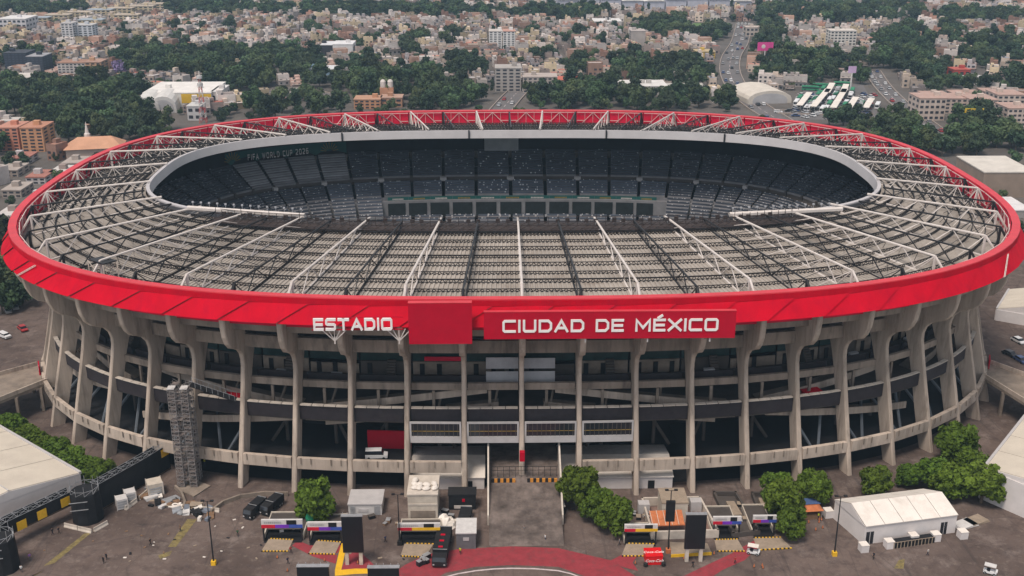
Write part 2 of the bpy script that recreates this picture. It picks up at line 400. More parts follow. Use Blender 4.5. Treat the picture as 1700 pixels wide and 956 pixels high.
for k in range(NB):
    seg(MB(), k+.012, k+.988, 1.5, 1.62, 39.4, 46.65).build('rim_inner_panel', M_REDIN, stadium)
    fr = MB(); r = .13
    a, b = k+.02, k+.98; d = 2.0; zt, zb = 46.5, 40.4
    L3 = lambda f, z: P(a+(b-a)*f, d, z)
    for (f0,z0),(f1,z1) in [((0,zt),(1,zt)),((0,zb),(1,zb)),((0,zb),(.5,zt)),((.5,zt),(1,zb)),((.25,zb),(.25,zt)),((.75,zb),(.75,zt)),((.5,zb),(.5,zt)),((0,(zt+zb)/2),(.25,(zt+zb)/2)),((.75,(zt+zb)/2),(1,(zt+zb)/2))]:
        fr.bar(L3(f0,z0), L3(f1,z1), r*(1 if abs(z0-z1) < .1 or abs(f0-f1) > .1 else .6), 4, caps=False)
    fr.build('rim_frame', M_PINKW, stadium)

# --- roof deck: ribbed sheeting, one panel per bay
DZ0, DZ1 = 41.6, 48.2
def dz(s): return DZ0+(DZ1-DZ0)*s
for k in range(NB):
    mb = MB(); nr = 11; S = [.018, .35, .68, .965]
    fr = [(i+o)/nr for i in range(nr) for o in (.0, .42, .5, .92)]+[1.0]; up = [0, 0, 1, 1]*nr+[0]
    vs = []; fs = []
    for s in S:
        for f, u in zip(fr, up): vs.append(RF(k+.004+.992*f, s, dz(s)+.24*u))
    n = len(fr)
    for j in range(len(S)-1):
        for i in range(n-1): fs.append((j*n+i, j*n+i+1, (j+1)*n+i+1, (j+1)*n+i))
    mb.add(vs, fs); mb.build('roof_deck_panel', M_DECK, stadium)
ringU = MB()
for k in range(NB):      # ceiling below the deck keeps the stands in shade
    ringU.quad(RF(k,.02,DZ0-.8), RF(k+1,.02,DZ0-.8), RF(k+1,.985,DZ1-1.2), RF(k,.985,DZ1-1.2))
ringU.build('roof_ceiling', M_CONCD, stadium)
# purlins: lattice girders across each bay; the largest in view are pieces, the rest one mass
SP = [.03, .11, .19, .275, .36, .445, .53, .615, .70, .785, .865, .935]
def purlin(mb, k, i):
    s = SP[i]; zt = dz(s)+(1.0 if i % 2 == 0 else .8); zb = dz(s)+.22
    n = 18; heavy = i % 3 == 1
    T = [RF(k+.008+.984*j/n, s, zt) for j in range(n+1)]; Bt = [RF(k+.008+.984*j/n, s, zb) for j in range(n+1)]
    for j in range(0, n, 3):
        mb.bar(T[j], T[j+3], .19 if heavy else .12, 4, caps=False); mb.bar(Bt[j], Bt[j+3], .12, 4, caps=False)
    for j in range(n): mb.bar(T[j] if j % 2 else Bt[j], Bt[j+1] if j % 2 else T[j+1], .10, 3, caps=False)
order = sorted(((abs(pk(k)+.5), k, i) for k in range(NB) for i in range(len(SP))))
rest = MB()
for n_, (q, k, i) in enumerate(order):
    if n_ < 297: m_ = MB(); purlin(m_, k, i); m_.build('purlin', M_PURL, stadium)
    else: purlin(rest, k, i)
tag(rest.build('purlin_mass', M_PURL, stadium), kind='stuff')
# radial trusses, white and black by turns
def truss(k, white):
    m = M_WHITE if white else M_BLACK
    n = 10; top = []; bot = []
    sa, sb = (.13 if white else .10), (1.0 if white else .95)
    for j in range(n+1):
        s = sa+(sb-sa)*j/n
        bot.append(RF(k, s, dz(s)+.35)); zt0 = 47.5 if white else 46.9; top.append(RF(k, s, zt0+(IZ+.7-zt0)*s))
    t = MB(); t.bar(top[0], top[-1], .27 if white else .23, 6); o = t.build('roof_truss', m, stadium)
    MB().bar(bot[0], bot[-1], .22 if white else .20, 6).build('bottom_chord', m, o)
    w = MB()
    for j in range(n):
        a, b = (bot[j], top[j+1]) if j % 2 else (top[j], bot[j+1])
        w.bar(a, b, .14, 4, caps=False)
    w.build('web', m, o)
    MB().bar((top[0].x,top[0].y,dz(sa)+.2), (top[0].x,top[0].y,top[0].z+.1), .34, 6).build('end_post', m, o)
    MB().bar(RF(k,.025,dz(.02)+.3), top[0], .30, 6).build('end_strut', m, o)
    # raking struts to the deck half a bay either side
    if 6 <= abs(pk(k)) <= 26:
        for j in range(0, n-1, 1):
            s = sa+(sb-sa)*(j+1)/n
            for e in (-.46, .46): MB().bar(top[j], RF(k+e, s, dz(s)+.3), .08, 3).build('raking_strut', M_BLACK if j % 2 else m, o)
for k in range(NB): truss(k, k % 2 == 0)

# black topped scaffold platform on the roof, ladders on the skirt
rp = [G(146,432,47.4), G(171,440,47.4), G(194,434,47.4), G(170,427,47.4)]
rpe = empty('roof_platform', Vector((rp[0].x, rp[0].y, 42.5)), 'scaffold platform with a black top on the left roof', 'platform')
MB().hexa(rp, [p+Vector((0,0,.3)) for p in rp]).build('top_sheet', M_BLACK, rpe)
for i in range(4):
    p, q = rp[i], rp[(i+1) % 4]; MB().bar(p, (p.x,p.y,42.4), .16).build('leg', M_CAP, rpe); lo = Vector((q.x,q.y,42.6)); MB().bar(p, lo, .10).build('brace', M_CAP, rpe); MB().bar((p.x,p.y,44.8), (q.x,q.y,44.8), .10).build('rail', M_CAP, rpe)
for k in (9.15, -9.7):
    for o_ in (0, .05): MB().bar(P(k+.5+o_,-.95,45.4), P(k+o_,-3.0,41.8), .09).build('ladder_rail', M_WHITE, stadium)
    for j in range(7): MB().bar(P(k+.5-.5*j/7,-.95-2.05*j/7,45.4-3.6*j/7), P(k+.55-.5*j/7,-.95-2.05*j/7,45.4-3.6*j/7), .06).build('ladder_rung', M_WHITE, stadium)
# --- inner ring: grey fascia, catwalk, lamps
def IR(k, off, z):
    a = inner(k); n_ = Vector((a.x/IA**2, a.y/IB**2, 0)).normalized(); return Vector((a.x+n_.x*off, a.y+n_.y*off, z))
def innersheet(mb, prof, sub=2, k0=0, k1=NB):
    for i in range((k1-k0)*sub):
        a, b = k0+i/sub, k0+(i+1)/sub
        for (o0,z0),(o1,z1) in zip(prof[:-1], prof[1:]): mb.quad(IR(a,o0,z0),IR(b,o0,z0),IR(b,o1,z1),IR(a,o1,z1))
    return mb
M_BRSTEEL = mat('brown_black_steel', (.040,.029,.027), .7, .3, 1.0)
innersheet(MB(), [(1.0,49.0),(1.0,49.4),(0,49.45),(-.5,46.9),(.2,46.8)], 3, 9, NB-9).build('inner_fascia', M_GREYF, stadium)
innersheet(MB(), [(6.2,48.5),(4.0,48.7),(0,48.75),(-.3,46.9),(.2,46.8)], 3, -9, 9).build('inner_walkway', M_BRSTEEL, stadium)
cw = MB(); rl = MB()
for k in range(-9, 9):
    for j in range(4):
        a, b = k+j/4, k+(j+1)/4
        cw.bar(IR(a,3.2,49.9), IR(b,3.2,49.9), .12, 4, caps=False); cw.bar(IR(a,3.2,48.6), IR(b,3.2,48.6), .16, 4, caps=False)
        cw.bar(IR(a,3.2,48.4), IR(a,3.2,51.0 if j else 51.6), .09, 4, caps=False); cw.bar(IR(a,3.2,48.6), IR(b,3.2,49.9), .07, 4, caps=False)
        cw.bar(IR(a,1.6,50.6), IR(b,1.6,50.6), .08, 4, caps=False); cw.bar(IR(a,5.6,49.6), IR(b,5.6,49.6), .10, 4, caps=False); cw.bar(IR(a,5.6,48.4), IR(b,5.6,49.6), .08, 4, caps=False)
        if (k+j) % 3: seg_ = IR(a,2.4,49.6); cw.box(seg_.x-.5, seg_.x+.5, seg_.y-.35, seg_.y+.35, 49.5, 50.2+.3*((k*j) % 3))
tag(cw.build('catwalk', M_BRSTEEL, stadium), kind='stuff')
for u0,v0,u1,v1 in ((312,345,506,358),(1211,356,1398,347)):
    a = G(u0,v0,50.2); b = G(u1,v1,50.2); MB().bar(a, b, .62, 6).build('white_edge_beam', M_WHITE, stadium)
    for i in range(14):
        p = a.lerp(b, (i+.5)/14)+Vector((0,1.2,0)); MB().bar(p, p+Vector((0,0,1.5)), .07).box(p.x-.25,p.x+.25,p.y-.15,p.y+.15,p.z+1.1,p.z+1.5).build('floodlight', M_COVER, stadium)
for k in range(21, 42, 1):
    if k % 5 == 2: MB().bar(IR(k+.5,-.65,46.9), IR(k+.5,-.35,49.6), .35, 4).build('fascia_joint', M_BLACK, stadium)

# --- the bowl: stepped terraces block by block, white seats, suites, pitch
TIERS = [('upper', 16.2, 29.6, 34.9, 28.6, 11, .33), ('middle', 32.6, 40.0, 27.6, 24.3, 6, .33), ('lower', 41.5, 61.0, 17.4, 3.0, 16, .33)]
WS = MB()
def block(k, tier, cover=False):
    nm, d0, d1, z0, z1, n, sh = tier
    mb = MB(); a, b = k+.05, k+.95
    for i in range(n):
        da = d0+(d1-d0)*i/n; db = d0+(d1-d0)*(i+1)/n; za = z0+(z1-z0)*i/n; zb = z0+(z1-z0)*(i+1)/n
        mb.quad(P(a,da,za),P(b,da,za),P(b,db,za),P(a,db,za),0); mb.quad(P(a,db,za),P(b,db,za),P(b,db,zb),P(a,db,zb),0)
        if not cover: seg(mb, a+.01, b-.01, da+.10, da+.62, za, za+.62, 1)
        elif i % 2 == 0 and i+1 < n:
            zc = z0+(z1-z0)*(i+1.15)/n; dc = d0+(d1-d0)*(i+1.15)/n
            mb.hexa([P(a+.02,da,za+.1),P(b-.02,da,za+.1),P(b-.02,dc,zc+.1),P(a+.02,dc,zc+.1)], [P(a+.02,da,za+.4),P(b-.02,da,za+.4),P(b-.02,dc,zc+.4),P(a+.02,dc,zc+.4)], 2)
        if not cover:
            for _ in range(9):
                if rnd.random() < (.22 if nm == 'upper' else .34):
                    f = rnd.uniform(a+.03, b-.05); seg(WS, f, f+.026*rnd.choice((1,1,1.8)), da+.2, da+.64, za+.4, za+.72)
    mb.build('seating_block', [M_TREAD, M_SEAT if (nm == 'upper' or not (25 < k < 37)) else M_SEAT2, M_COVER], stadium)
for k in range(NB):
    for t in TIERS: block(k, t, cover=(t[0] == 'upper' and 36 <= k <= 39))
    if not (26 <= k <= 34): block(k, ('club', 40.3, 47.5, 23.9, 18.6, 6, .33))
tag(WS.build('white_seats', M_SEATW, stadium), kind='stuff')
ring('stand_back_wall', M_DARK, [(16.2,34.9),(15.6,41.2)])  # shadow under the roof painted into the wall colour
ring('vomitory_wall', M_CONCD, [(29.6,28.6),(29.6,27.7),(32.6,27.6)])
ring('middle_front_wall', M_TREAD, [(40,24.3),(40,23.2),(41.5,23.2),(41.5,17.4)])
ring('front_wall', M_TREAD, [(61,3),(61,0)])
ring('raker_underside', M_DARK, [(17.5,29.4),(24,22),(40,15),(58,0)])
for k in range(NB):
    seg(MB(), k-.05, k+.05, 29.5, 30.1, 27.6, 29.3).build('block_wall', M_CONCD, stadium)
    if k % 2 and 22 < k < 41:
        MB().hexa([P(k-.1,30.2,27.6),P(k+.1,30.2,27.6),P(k+.1,31.6,27.6),P(k-.1,31.6,27.6)], [P(k-.1,30.2,28.9),P(k+.1,30.2,28.9),P(k+.1,31.6,28.7),P(k-.1,31.6,28.7)]).build('vomitory_hood', M_FRAME, stadium)
# suites across the far side
for i in range(13):
    a = 31-4.6+i*.708
    seg(MB(), a-.055, a+.055, 40.4, 41.2, 17.0, 23.1).build('suite_pier', M_CAP, stadium)
    if i < 12:
        seg(MB(), a+.055, a+.653, 41.6, 41.8, 17.6, 22.4).build('suite_window', M_GLASS, stadium)
        seg(MB(), a+.34, a+.37, 41.2, 41.4, 17.6, 22.6).build('suite_mullion', M_FRAME, stadium)
        seg(MB(), a-.05, a+.65, 40.1, 40.35, 22.9, 24.3).build('suite_fascia', M_GREENB, stadium)
        q = MB()
        for j in range(9):
            f = a+.12+j*.042; seg(q, f, f+.03, 40.36, 40.42, 23.35, 23.85)
        q.build('suite_lettering', M_WHITE if i % 2 else M_GOLD, stadium)
for i in range(30):
    k = 31-5.2+i*.345+rnd.uniform(-.05,.05); seg(MB(), k, k+.05, 42.6, 43.1, 17.2, 18.0).build('terrace_chair', M_GREYF if i % 3 else M_COVER, stadium)
seg(MB(), 30.75, 31.75, 15.4, 17.2, 35.2, 40.5).build('control_booth', M_COVER, stadium)
for j in range(10): seg(MB(), 36.0+j*.42, 36.0+(j+1)*.42, 15.9, 16.15, 35.4, 39.6).build('stand_banner', M_GREENB, stadium)
tag(MB().box(-64,64,-44,44,.0,.06).build('pitch', M_GRASS, stadium))

# --- lettering: stroke glyphs built as extruded bars
GL = {
 'A': (1.15, [[(0,0),(.575,1),(1.15,0)], [(.27,.3),(.88,.3)]]), 'C': (1.1, [[(1.1,1),(.12,1),(0,.88),(0,.12),(.12,0),(1.1,0)]]),
 'D': (1.1, [[(0,0),(0,1),(.85,1),(1.1,.75),(1.1,.25),(.85,0),(0,0)]]), 'E': (1.0, [[(1,1),(0,1),(0,0),(1,0)], [(0,.5),(.92,.5)]]),
 'É': (1.0, [[(1,1),(0,1),(0,0),(1,0)], [(0,.5),(.92,.5)], [(.4,1.22),(.72,1.42)]]), 'F': (.95, [[(.95,1),(0,1),(0,0)], [(0,.5),(.85,.5)]]),
 'I': (.0, [[(0,0),(0,1)]]), 'L': (.9, [[(0,1),(0,0),(.9,0)]]), 'M': (1.3, [[(0,0),(0,1),(.65,.25),(1.3,1),(1.3,0)]]),
 'O': (1.15, [[(.12,0),(0,.12),(0,.88),(.12,1),(1.03,1),(1.15,.88),(1.15,.12),(1.03,0),(.12,0)]]),
 'P': (1.0, [[(0,0),(0,1),(.88,1),(1,.88),(1,.55),(.88,.43),(0,.43)]]), 'R': (1.05, [[(0,0),(0,1),(.9,1),(1.02,.88),(1.02,.55),(.9,.43),(0,.43)], [(.5,.43),(1.05,0)]]),
 'S': (1.05, [[(1.05,1),(.12,1),(0,.9),(0,.62),(.12,.52),(.93,.5),(1.05,.4),(1.05,.1),(.93,0),(0,0)]]), 'T': (1.15, [[(0,1),(1.15,1)], [(.575,1),(.575,0)]]),
 'U': (1.1, [[(0,1),(0,.12),(.12,0),(.98,0),(1.1,.12),(1.1,1)]]), 'W': (1.5, [[(0,1),(.35,0),(.75,.9),(1.15,0),(1.5,1)]]), 'X': (1.15, [[(0,0),(1.15,1)], [(0,1),(1.15,0)]]),
 '0': (1.1, [[(.12,0),(0,.12),(0,.88),(.12,1),(.98,1),(1.1,.88),(1.1,.12),(.98,0),(.12,0)]]), '2': (1.05, [[(0,1),(.93,1),(1.05,.88),(1.05,.6),(0,.12),(0,0),(1.05,0)]]),
 '6': (1.05, [[(1.0,1),(.12,1),(0,.88),(0,.12),(.12,0),(.93,0),(1.05,.12),(1.05,.45),(.93,.55),(0,.55)]]), '3': (1.0, [[(0,1),(.9,1),(1,.9),(1,.62),(.85,.52),(.3,.52)], [(.85,.52),(1,.4),(1,.1),(.9,0),(0,0)]]),
 '9': (1.05, [[(1.05,.45),(0,.45),(0,.88),(.12,1),(.93,1),(1.05,.88),(1.05,0),(0,0)]]), ' ': (.45, []), '-': (.5, [[(0,.5),(.5,.5)]]) }
def stroke(mb, pts, t, place, dep, e):
    """polyline with mitred joints extruded towards the viewer"""
    n = len(pts); closed = pts[0] == pts[-1]; pts = pts[:-1] if closed else list(pts)
    m = len(pts); L = []; Rr = []
    for i in range(m):
        a = pts[(i-1) % m] if (closed or i) else None; c = pts[(i+1) % m] if (closed or i < m-1) else None; p = pts[i]
        def nr(q, r): dx, dy = r[0]-q[0], r[1]-q[1]; l = math.hypot(dx, dy); return (-dy/l, dx/l), (dx/l, dy/l)
        if a is None: (nn, dd) = nr(p, c); ext = (-dd[0]*t*.5, -dd[1]*t*.5); mul = 1
        elif c is None: (nn, dd) = nr(a, p); ext = (dd[0]*t*.5, dd[1]*t*.5); mul = 1
        else:
            n1, _ = nr(a, p); n2, _ = nr(p, c); sx, sy = n1[0]+n2[0], n1[1]+n2[1]; l = math.hypot(sx, sy) or 1; nn = (sx/l, sy/l)
            mul = min(1/max(.35, nn[0]*n1[0]+nn[1]*n1[1]), 1.9); ext = (0, 0)
        h = t*.5*mul
        L.append((p[0]+ext[0]+nn[0]*h, p[1]+ext[1]+nn[1]*h)); Rr.append((p[0]+ext[0]-nn[0]*h, p[1]+ext[1]-nn[1]*h))
    for i in range(m if closed else m-1):
        j = (i+1) % m; q = [L[i], L[j], Rr[j], Rr[i]]
        mb.hexa([place(x, y, 0) for x, y in q], [place(x, y, dep+e) for x, y in q])
def lettering(text, org, ux, h, wscale, gap, t, m, parent, out, dep=.18):
    """text from org along unit vector ux, cap height h, facing direction out"""
    x = 0.0; uz = Vector((0,0,1))
    for ch in text:
        w, st = GL[ch]
        if st:
            mb = MB()
            for n_, s_ in enumerate(st):
                stroke(mb, s_, t, lambda a, b, e, x=x: org+ux*((x+a*wscale)*h)+uz*(b*h)+out*e, dep, .02*n_)
            mb.build('letter', m, parent)
        x += w*wscale+gap
    return x*h
def textwidth(text, wscale, gap): return sum(GL[c][0]*wscale+gap for c in text)-gap
def fitted(text, a, b, h, t, m, parent, out, dep=.18, gapf=.42):
    """lettering stretched between the world points a (left) and b (right)"""
    d = b-a; L = d.length; ux = d/L
    g = gapf; w1 = sum(GL[c][0] for c in text); ws = (L/h-g*(len(text)-1))/w1
    lettering(text, a, ux, h, ws, g, t, m, parent, out, dep)
def on_plane(u, v, y0, slope=0.0):
    d = ray(u, v); s = (y0-CAMP[1])/d[1]; q = CAMP+s*d; return Vector((float(q[0]), float(q[1]), float(q[2])))
M_SIGNR = mat('red_sign_panel', (.44,.003,.022), .65, .06, .4, spec=.08)
M_LET = mat('white_letter', (.80,.77,.76), .6, .04)
Yp = -RB-4.2; OUT = Vector((0,-1,0))
a = on_plane(803,519,Yp); b = on_plane(1223,516,Yp); zt = (a.z+b.z)/2; zb = on_plane(1010,562,Yp).z
sg = empty('stadium_sign', (a.x, Yp, zb), 'long red sign panel reading CIUDAD DE MÉXICO on the rim band', 'sign')
MB().box(a.x, b.x, Yp, Yp+.9, zb, zt).build('panel', M_SIGNR, sg)
MB().box(a.x-.02, b.x+.02, Yp-.05, Yp+.95, zt+.002, zt+.12).build('panel_trim', M_COPE, sg)
la = on_plane(836,550,Yp); lb = on_plane(1190,548,Yp); lh = on_plane(900,533,Yp).z-on_plane(900,550,Yp).z
fitted('CIUDAD DE MÉXICO', Vector((la.x,Yp,la.z)), Vector((lb.x,Yp,la.z+.12)), lh, .23, M_LET, sg, OUT, gapf=.42)
for k in (1, 2, 3):
    p = P(k,-3.2,0); MB().bar((p.x,Yp+.9,zb+.6),(p.x,-RB+.6,zb-2.2),.16).bar((p.x,Yp+.3,zb),(p.x,Yp+.3,zb-.9),.2).build('bracket', M_FRAME, sg)
a = on_plane(677,504,Yp-.3); b = on_plane(783,504,Yp-.3); zb = on_plane(730,571,Yp-.3).z
rb = empty('blank_sign', (a.x, Yp, zb), 'plain square red box sign between the two words on the rim band', 'sign')
MB().box(a.x, b.x, Yp-.3, Yp+1.0, zb, a.z).build('panel', M_SIGNR, rb)
MB().box(a.x-.02, b.x+.02, Yp-.34, Yp+1.02, a.z+.002, a.z+.14).build('panel_trim', M_COPE, rb)
la = on_plane(521,546,Yp); lb = on_plane(652,546,Yp); lh = on_plane(600,530,Yp).z-on_plane(600,546,Yp).z
es = empty('letter_sign', (la.x, Yp, la.z-3), 'free standing white letters reading ESTADIO on steel brackets below the rim', 'sign')
fitted('ESTADIO', la+Vector((.2,0,0)), Vector((lb.x-.2,Yp,la.z)), lh, .25, M_LET, es, OUT, dep=.45, gapf=.38)
MB().bar((la.x-.5,Yp+.2,la.z-.25),(lb.x+2.2,Yp+.2,la.z-.25),.13).bar((la.x-.5,Yp+.2,la.z+lh*1.15),(lb.x+2.2,Yp+.2,la.z+lh*1.15),.10).build('carrier_rail', M_SIGNR, es)
for u in (556, 663):
    q = on_plane(u, 566, Yp+.4); br = MB()
    for e in (-2.6,-1.3,0,1.3,2.6): br.bar(q, (q.x+e, Yp+.25, la.z-.2), .13)
    br.bar(q, (q.x, -RB-.2, q.z-.4), .16); br.bar((q.x,q.y,q.z-.6), (q.x,q.y,q.z+.9), .2); br.build('bracket', M_WHITE, es)
# world cup banner on the far left stand
bn = empty('banner_lettering', P(38,16.2,36.2), 'white FIFA WORLD CUP 2026 lettering on the green banner inside the stadium', 'lettering')
A_, B_ = P(39.35,16.35,36.3), P(37.25,16.35,36.3)
fitted('FIFA WORLD CUP 2026', A_, B_, 1.7, .24, M_LET, bn, (P(38.3,17,0)-P(38.3,16,0)).normalized(), dep=.12, gapf=.34)
for kk in (39.95, 36.55):
    em = MB(); c0 = P(kk,16.4,36.4); ux = (P(kk-.1,16.4,0)-P(kk+.1,16.4,0)).normalized()
    for i in range(9):
        t_ = math.pi*(i+.5)/9; q = c0+ux*math.cos(t_)*1.2+Vector((0,0,math.sin(t_)*.8)); r_ = c0+ux*math.cos(t_)*3.2+Vector((0,0,math.sin(t_)*3.4)); em.bar(q, r_, .09, 4, 0, .2)
    em.build('sunburst', M_GOLD, bn)
for (k, d, ch, lb_) in ((-11.5, 1.55, '3', 'small red gate sign with a white 3 on the left outer columns'), (11.5, 1.55, '9', 'small red gate sign with a white numeral on the right outer columns')):
    p = P(k,d,7.2); rz = rad(k)+math.pi/2; e_ = empty('gate_sign', p, lb_, 'sign')
    ux = Vector((math.cos(rz), math.sin(rz), 0)); o_ = Vector((math.cos(rz-math.pi/2), math.sin(rz-math.pi/2), 0))
    if o_.y > 0: pass
    mb = MB().hexa([p-ux*1.9,p+ux*1.9,p+ux*1.9-o_*.3,p-ux*1.9-o_*.3], [q+Vector((0,0,2.6)) for q in (p-ux*1.9,p+ux*1.9,p+ux*1.9-o_*.3,p-ux*1.9-o_*.3)])
    mb.build('plate', M_SIGNR, e_); lettering(ch, p-ux*.4+Vector((0,0,.7))+o_*.01, ux, 1.2, .7, .3, .2, M_LET, e_, o_, .06)
# ---------------------------------------------------------------- ground, plaza and painted markings
def asphalt_mat():
    m = bpy.data.materials.new('plaza_asphalt'); m.use_nodes = True; N = m.node_tree.nodes; Lk = m.node_tree.links
    b = N['Principled BSDF']; b.inputs['Roughness'].default_value = .93; b.inputs['Specular IOR Level'].default_value = .2
    geo = N.new('ShaderNodeNewGeometry')
    def noise(sc, det=6, ro=.7, vec=None):
        n = N.new('ShaderNodeTexNoise'); n.inputs['Scale'].default_value = sc; n.inputs['Detail'].default_value = det; n.inputs['Roughness'].default_value = ro
        Lk.new(vec or geo.outputs['Position'], n.inputs['Vector']); return n.outputs[0]
    def mix(f, a, c):
        x = N.new('ShaderNodeMix'); x.data_type = 'RGBA'; Lk.new(f, x.inputs['Factor'])
        if isinstance(a, tuple): x.inputs['A'].default_value = (*a, 1)
        else: Lk.new(a, x.inputs['A'])
        x.inputs['B'].default_value = (*c, 1); return x.outputs['Result']
    def rng(s, lo, hi, t=1.0):
        r = N.new('ShaderNodeMapRange'); r.inputs[1].default_value = lo; r.inputs[2].default_value = hi; r.inputs[4].default_value = t; Lk.new(s, r.inputs[0]); return r.outputs[0]
    c = mix(rng(noise(.05), .35, .65), (.082,.060,.052), (.145,.108,.094))
    c = mix(rng(noise(.22), .50, .70, .75), c, (.044,.033,.032))
    c = mix(rng(noise(.6, 8), .56, .70, .6), c, (.21,.17,.145))
    c = mix(rng(noise(.13, 7, .75), .52, .68, .6), c, (.24,.195,.175))
    c = mix(rng(noise(3.0, 3), .60, .75, .35), c, (.15,.125,.11))
    mp = N.new('ShaderNodeMapping'); mp.inputs['Rotation'].default_value = (0,0,.5); mp.inputs['Scale'].default_value = (.6,.03,1); Lk.new(geo.outputs['Position'], mp.inputs[0])
    c = mix(rng(noise(1.0, 4, .6, mp.outputs[0]), .58, .68, .45), c, (.040,.033,.034))
    vo = N.new('ShaderNodeTexVoronoi'); vo.feature = 'DISTANCE_TO_EDGE'; vo.inputs['Scale'].default_value = .075; Lk.new(geo.outputs['Position'], vo.inputs['Vector'])
    f = N.new('ShaderNodeMapRange'); f.inputs[1].default_value = 0; f.inputs[2].default_value = .012; f.inputs[3].default_value = .3; f.inputs[4].default_value = 0; Lk.new(vo.outputs[0], f.inputs[0])
    c = mix(f.outputs[0], c, (.035,.03,.03))
    Lk.new(c, b.inputs['Base Color'])
    bp = N.new('ShaderNodeBump'); bp.inputs['Strength'].default_value = .25; Lk.new(noise(2.5), bp.inputs['Height']); Lk.new(bp.outputs[0], b.inputs['Normal'])
    return m
M_PLAZA = asphalt_mat()
M_LAND = mat('city_ground', (.10,.088,.080), .95, .3, .02, stain=(.16,.14,.12,.6), sscale=.05)
g = MB().quad((-9000,-3000,-.02),(9000,-3000,-.02),(9000,14000,-.02),(-9000,14000,-.02)).build('ground', M_LAND)
tag(g, kind='structure')
pz = MB(); q = [(math.cos(i/64*2*math.pi), math.sin(i/64*2*math.pi)) for i in range(64)]
pz.add([(x*215, y*182-40, .01) for x, y in q], [tuple(range(64))]); tag(pz.build('plaza_pavement', M_PLAZA), kind='structure')
def flat(name, pts, m, z=.02, kind='structure', label=None, parent=None):
    mb = MB(); mb.add([tuple(G(u, v)+Vector((0,0,z))) for u, v in pts], [tuple(range(len(pts)))]); o = mb.build(name, m, parent)
    if parent is None: tag(o, label, kind=kind)
    return o
def strip(name, up, lo, m, z=.024):
    mb = MB(); n = len(up)
    mb.add([tuple(G(u, v)+Vector((0,0,z))) for u, v in up+lo], [(i, i+1, n+i+1, n+i) for i in range(n-1)])
    return tag(mb.build(name, m), kind='structure')
M_REDP = mat('red_road_paint', (.26,.035,.045), .9, .16, .5, stain=(.12,.055,.055,.6), sscale=.6)
M_YELP = mat('worn_yellow_paint', (.19,.15,.06), .9, .35, .9, stain=(.10,.082,.072,1.0), sscale=1.3)
M_YELF = mat('fresh_yellow_paint', (.70,.40,.015), .8, .1, .6)
M_WHP = mat('white_road_paint', (.50,.42,.42), .9, .2, .8)
strip('red_lane_marking', [(560,965),(640,962),(672,938),(709,920),(766,911),(850,907),(927,910),(1013,930),(1056,957),(1100,975)], [(560,1010),(640,1005),(690,978),(740,951),(790,941),(850,938),(927,941),(972,957),(1000,975),(1020,1000)], M_REDP)
strip('white_lane_line', [(735, 958), (760, 951.5), (790, 946.5), (820, 943.5), (850, 942.5), (888, 943.2), (927, 946.5), (948, 951.5), (965, 958)], [(735, 960.0), (760, 953.5), (790, 948.5), (820, 945.5), (850, 944.5), (888, 945.2), (927, 948.5), (948, 953.5), (965, 960.0)], M_WHP, .03)
strip('red_lane_marking', [(1004,934),(1019,928),(1045,914),(1068,902)], [(1060,948),(1050,934),(1062,918),(1090,905)], M_REDP, .028)
strip('red_lane_marking', [(1115,966),(1165,942),(1212,920),(1256,895),(1272,893)], [(1160,972),(1200,946),(1236,930),(1262,906),(1290,896)], M_REDP, .028)
strip('red_lane_marking', [(494,897),(520,908),(560,922)], [(485,906),(520,924),(557,936)], M_REDP, .028)
strip('red_lane_marking', [(582,915),(600,918),(620,937)], [(566,945),(590,950),(622,944)], M_REDP, .028)
strip('red_lane_marking', [(518,897),(545,898),(575,902)], [(512,917),(545,920),(560,918)], M_REDP, .029)
strip('yellow_lane_marking', [(567,902),(562,920),(556,947)], [(574,902),(572,922),(566,949)], M_YELF, .034)
strip('yellow_lane_marking', [(556,947),(590,944),(617,944)], [(556,956),(590,953),(617,952)], M_YELF, .036)
for k_, (a_, b_, c_, d_) in enumerate([((311,862),(327,862),(292,908),(279,908)),((140,886),(152,884),(90,935),(72,940)),((60,955),(75,946),(40,965),(20,970)),((262,922),(286,914),(282,922),(266,928)),((1492,930),(1502,928),(1500,944),(1484,944))]):
    flat('worn_yellow_marking', [a_,b_,c_,d_], M_YELP, .03)

# central causeway up to the main gate
y0, y1, zt = -121.8, -99.0, 5.4
cz = lambda y: max(0.0, min(1.0, (y-y0)/(y1-y0)))*zt
xa, xb = G(808,800).x+.6, G(928,800).x-.4
cw_ = MB(); ys = [y0, -116, -110, -104, y1, -70]
for i in range(5): cw_.hexa([(xa,ys[i],-.1),(xb,ys[i],-.1),(xb,ys[i+1],-.1),(xa,ys[i+1],-.1)], [(xa,ys[i],cz(ys[i])+.03),(xb,ys[i],cz(ys[i])+.03),(xb,ys[i+1],cz(ys[i+1])+.03),(xa,ys[i+1],cz(ys[i+1])+.03)])
cwo = tag(cw_.build('entrance_causeway', mat('causeway_concrete', (.135,.108,.096), .93, .45, .25, stain=(.060,.047,.043,.9), sscale=.35, bump=.2, bscale=2)), kind='structure')
for x in (xa-.35, xb):
    MB().hexa([(x,y0+8,0),(x+.35,y0+8,0),(x+.35,y1+3,0),(x,y1+3,0)], [(x,y0+8,cz(y0+8)+.5),(x+.35,y0+8,cz(y0+8)+.5),(x+.35,y1+3,zt+6.2),(x,y1+3,zt+6.2)]).build('side_wall', M_CAP, cwo)
bar_ = empty('gate_barrier', ((xa+xb)/2, -103.5, cz(-103.5)), 'orange and black striped barrier across the main gate entrance', 'barrier')
n_ = 22
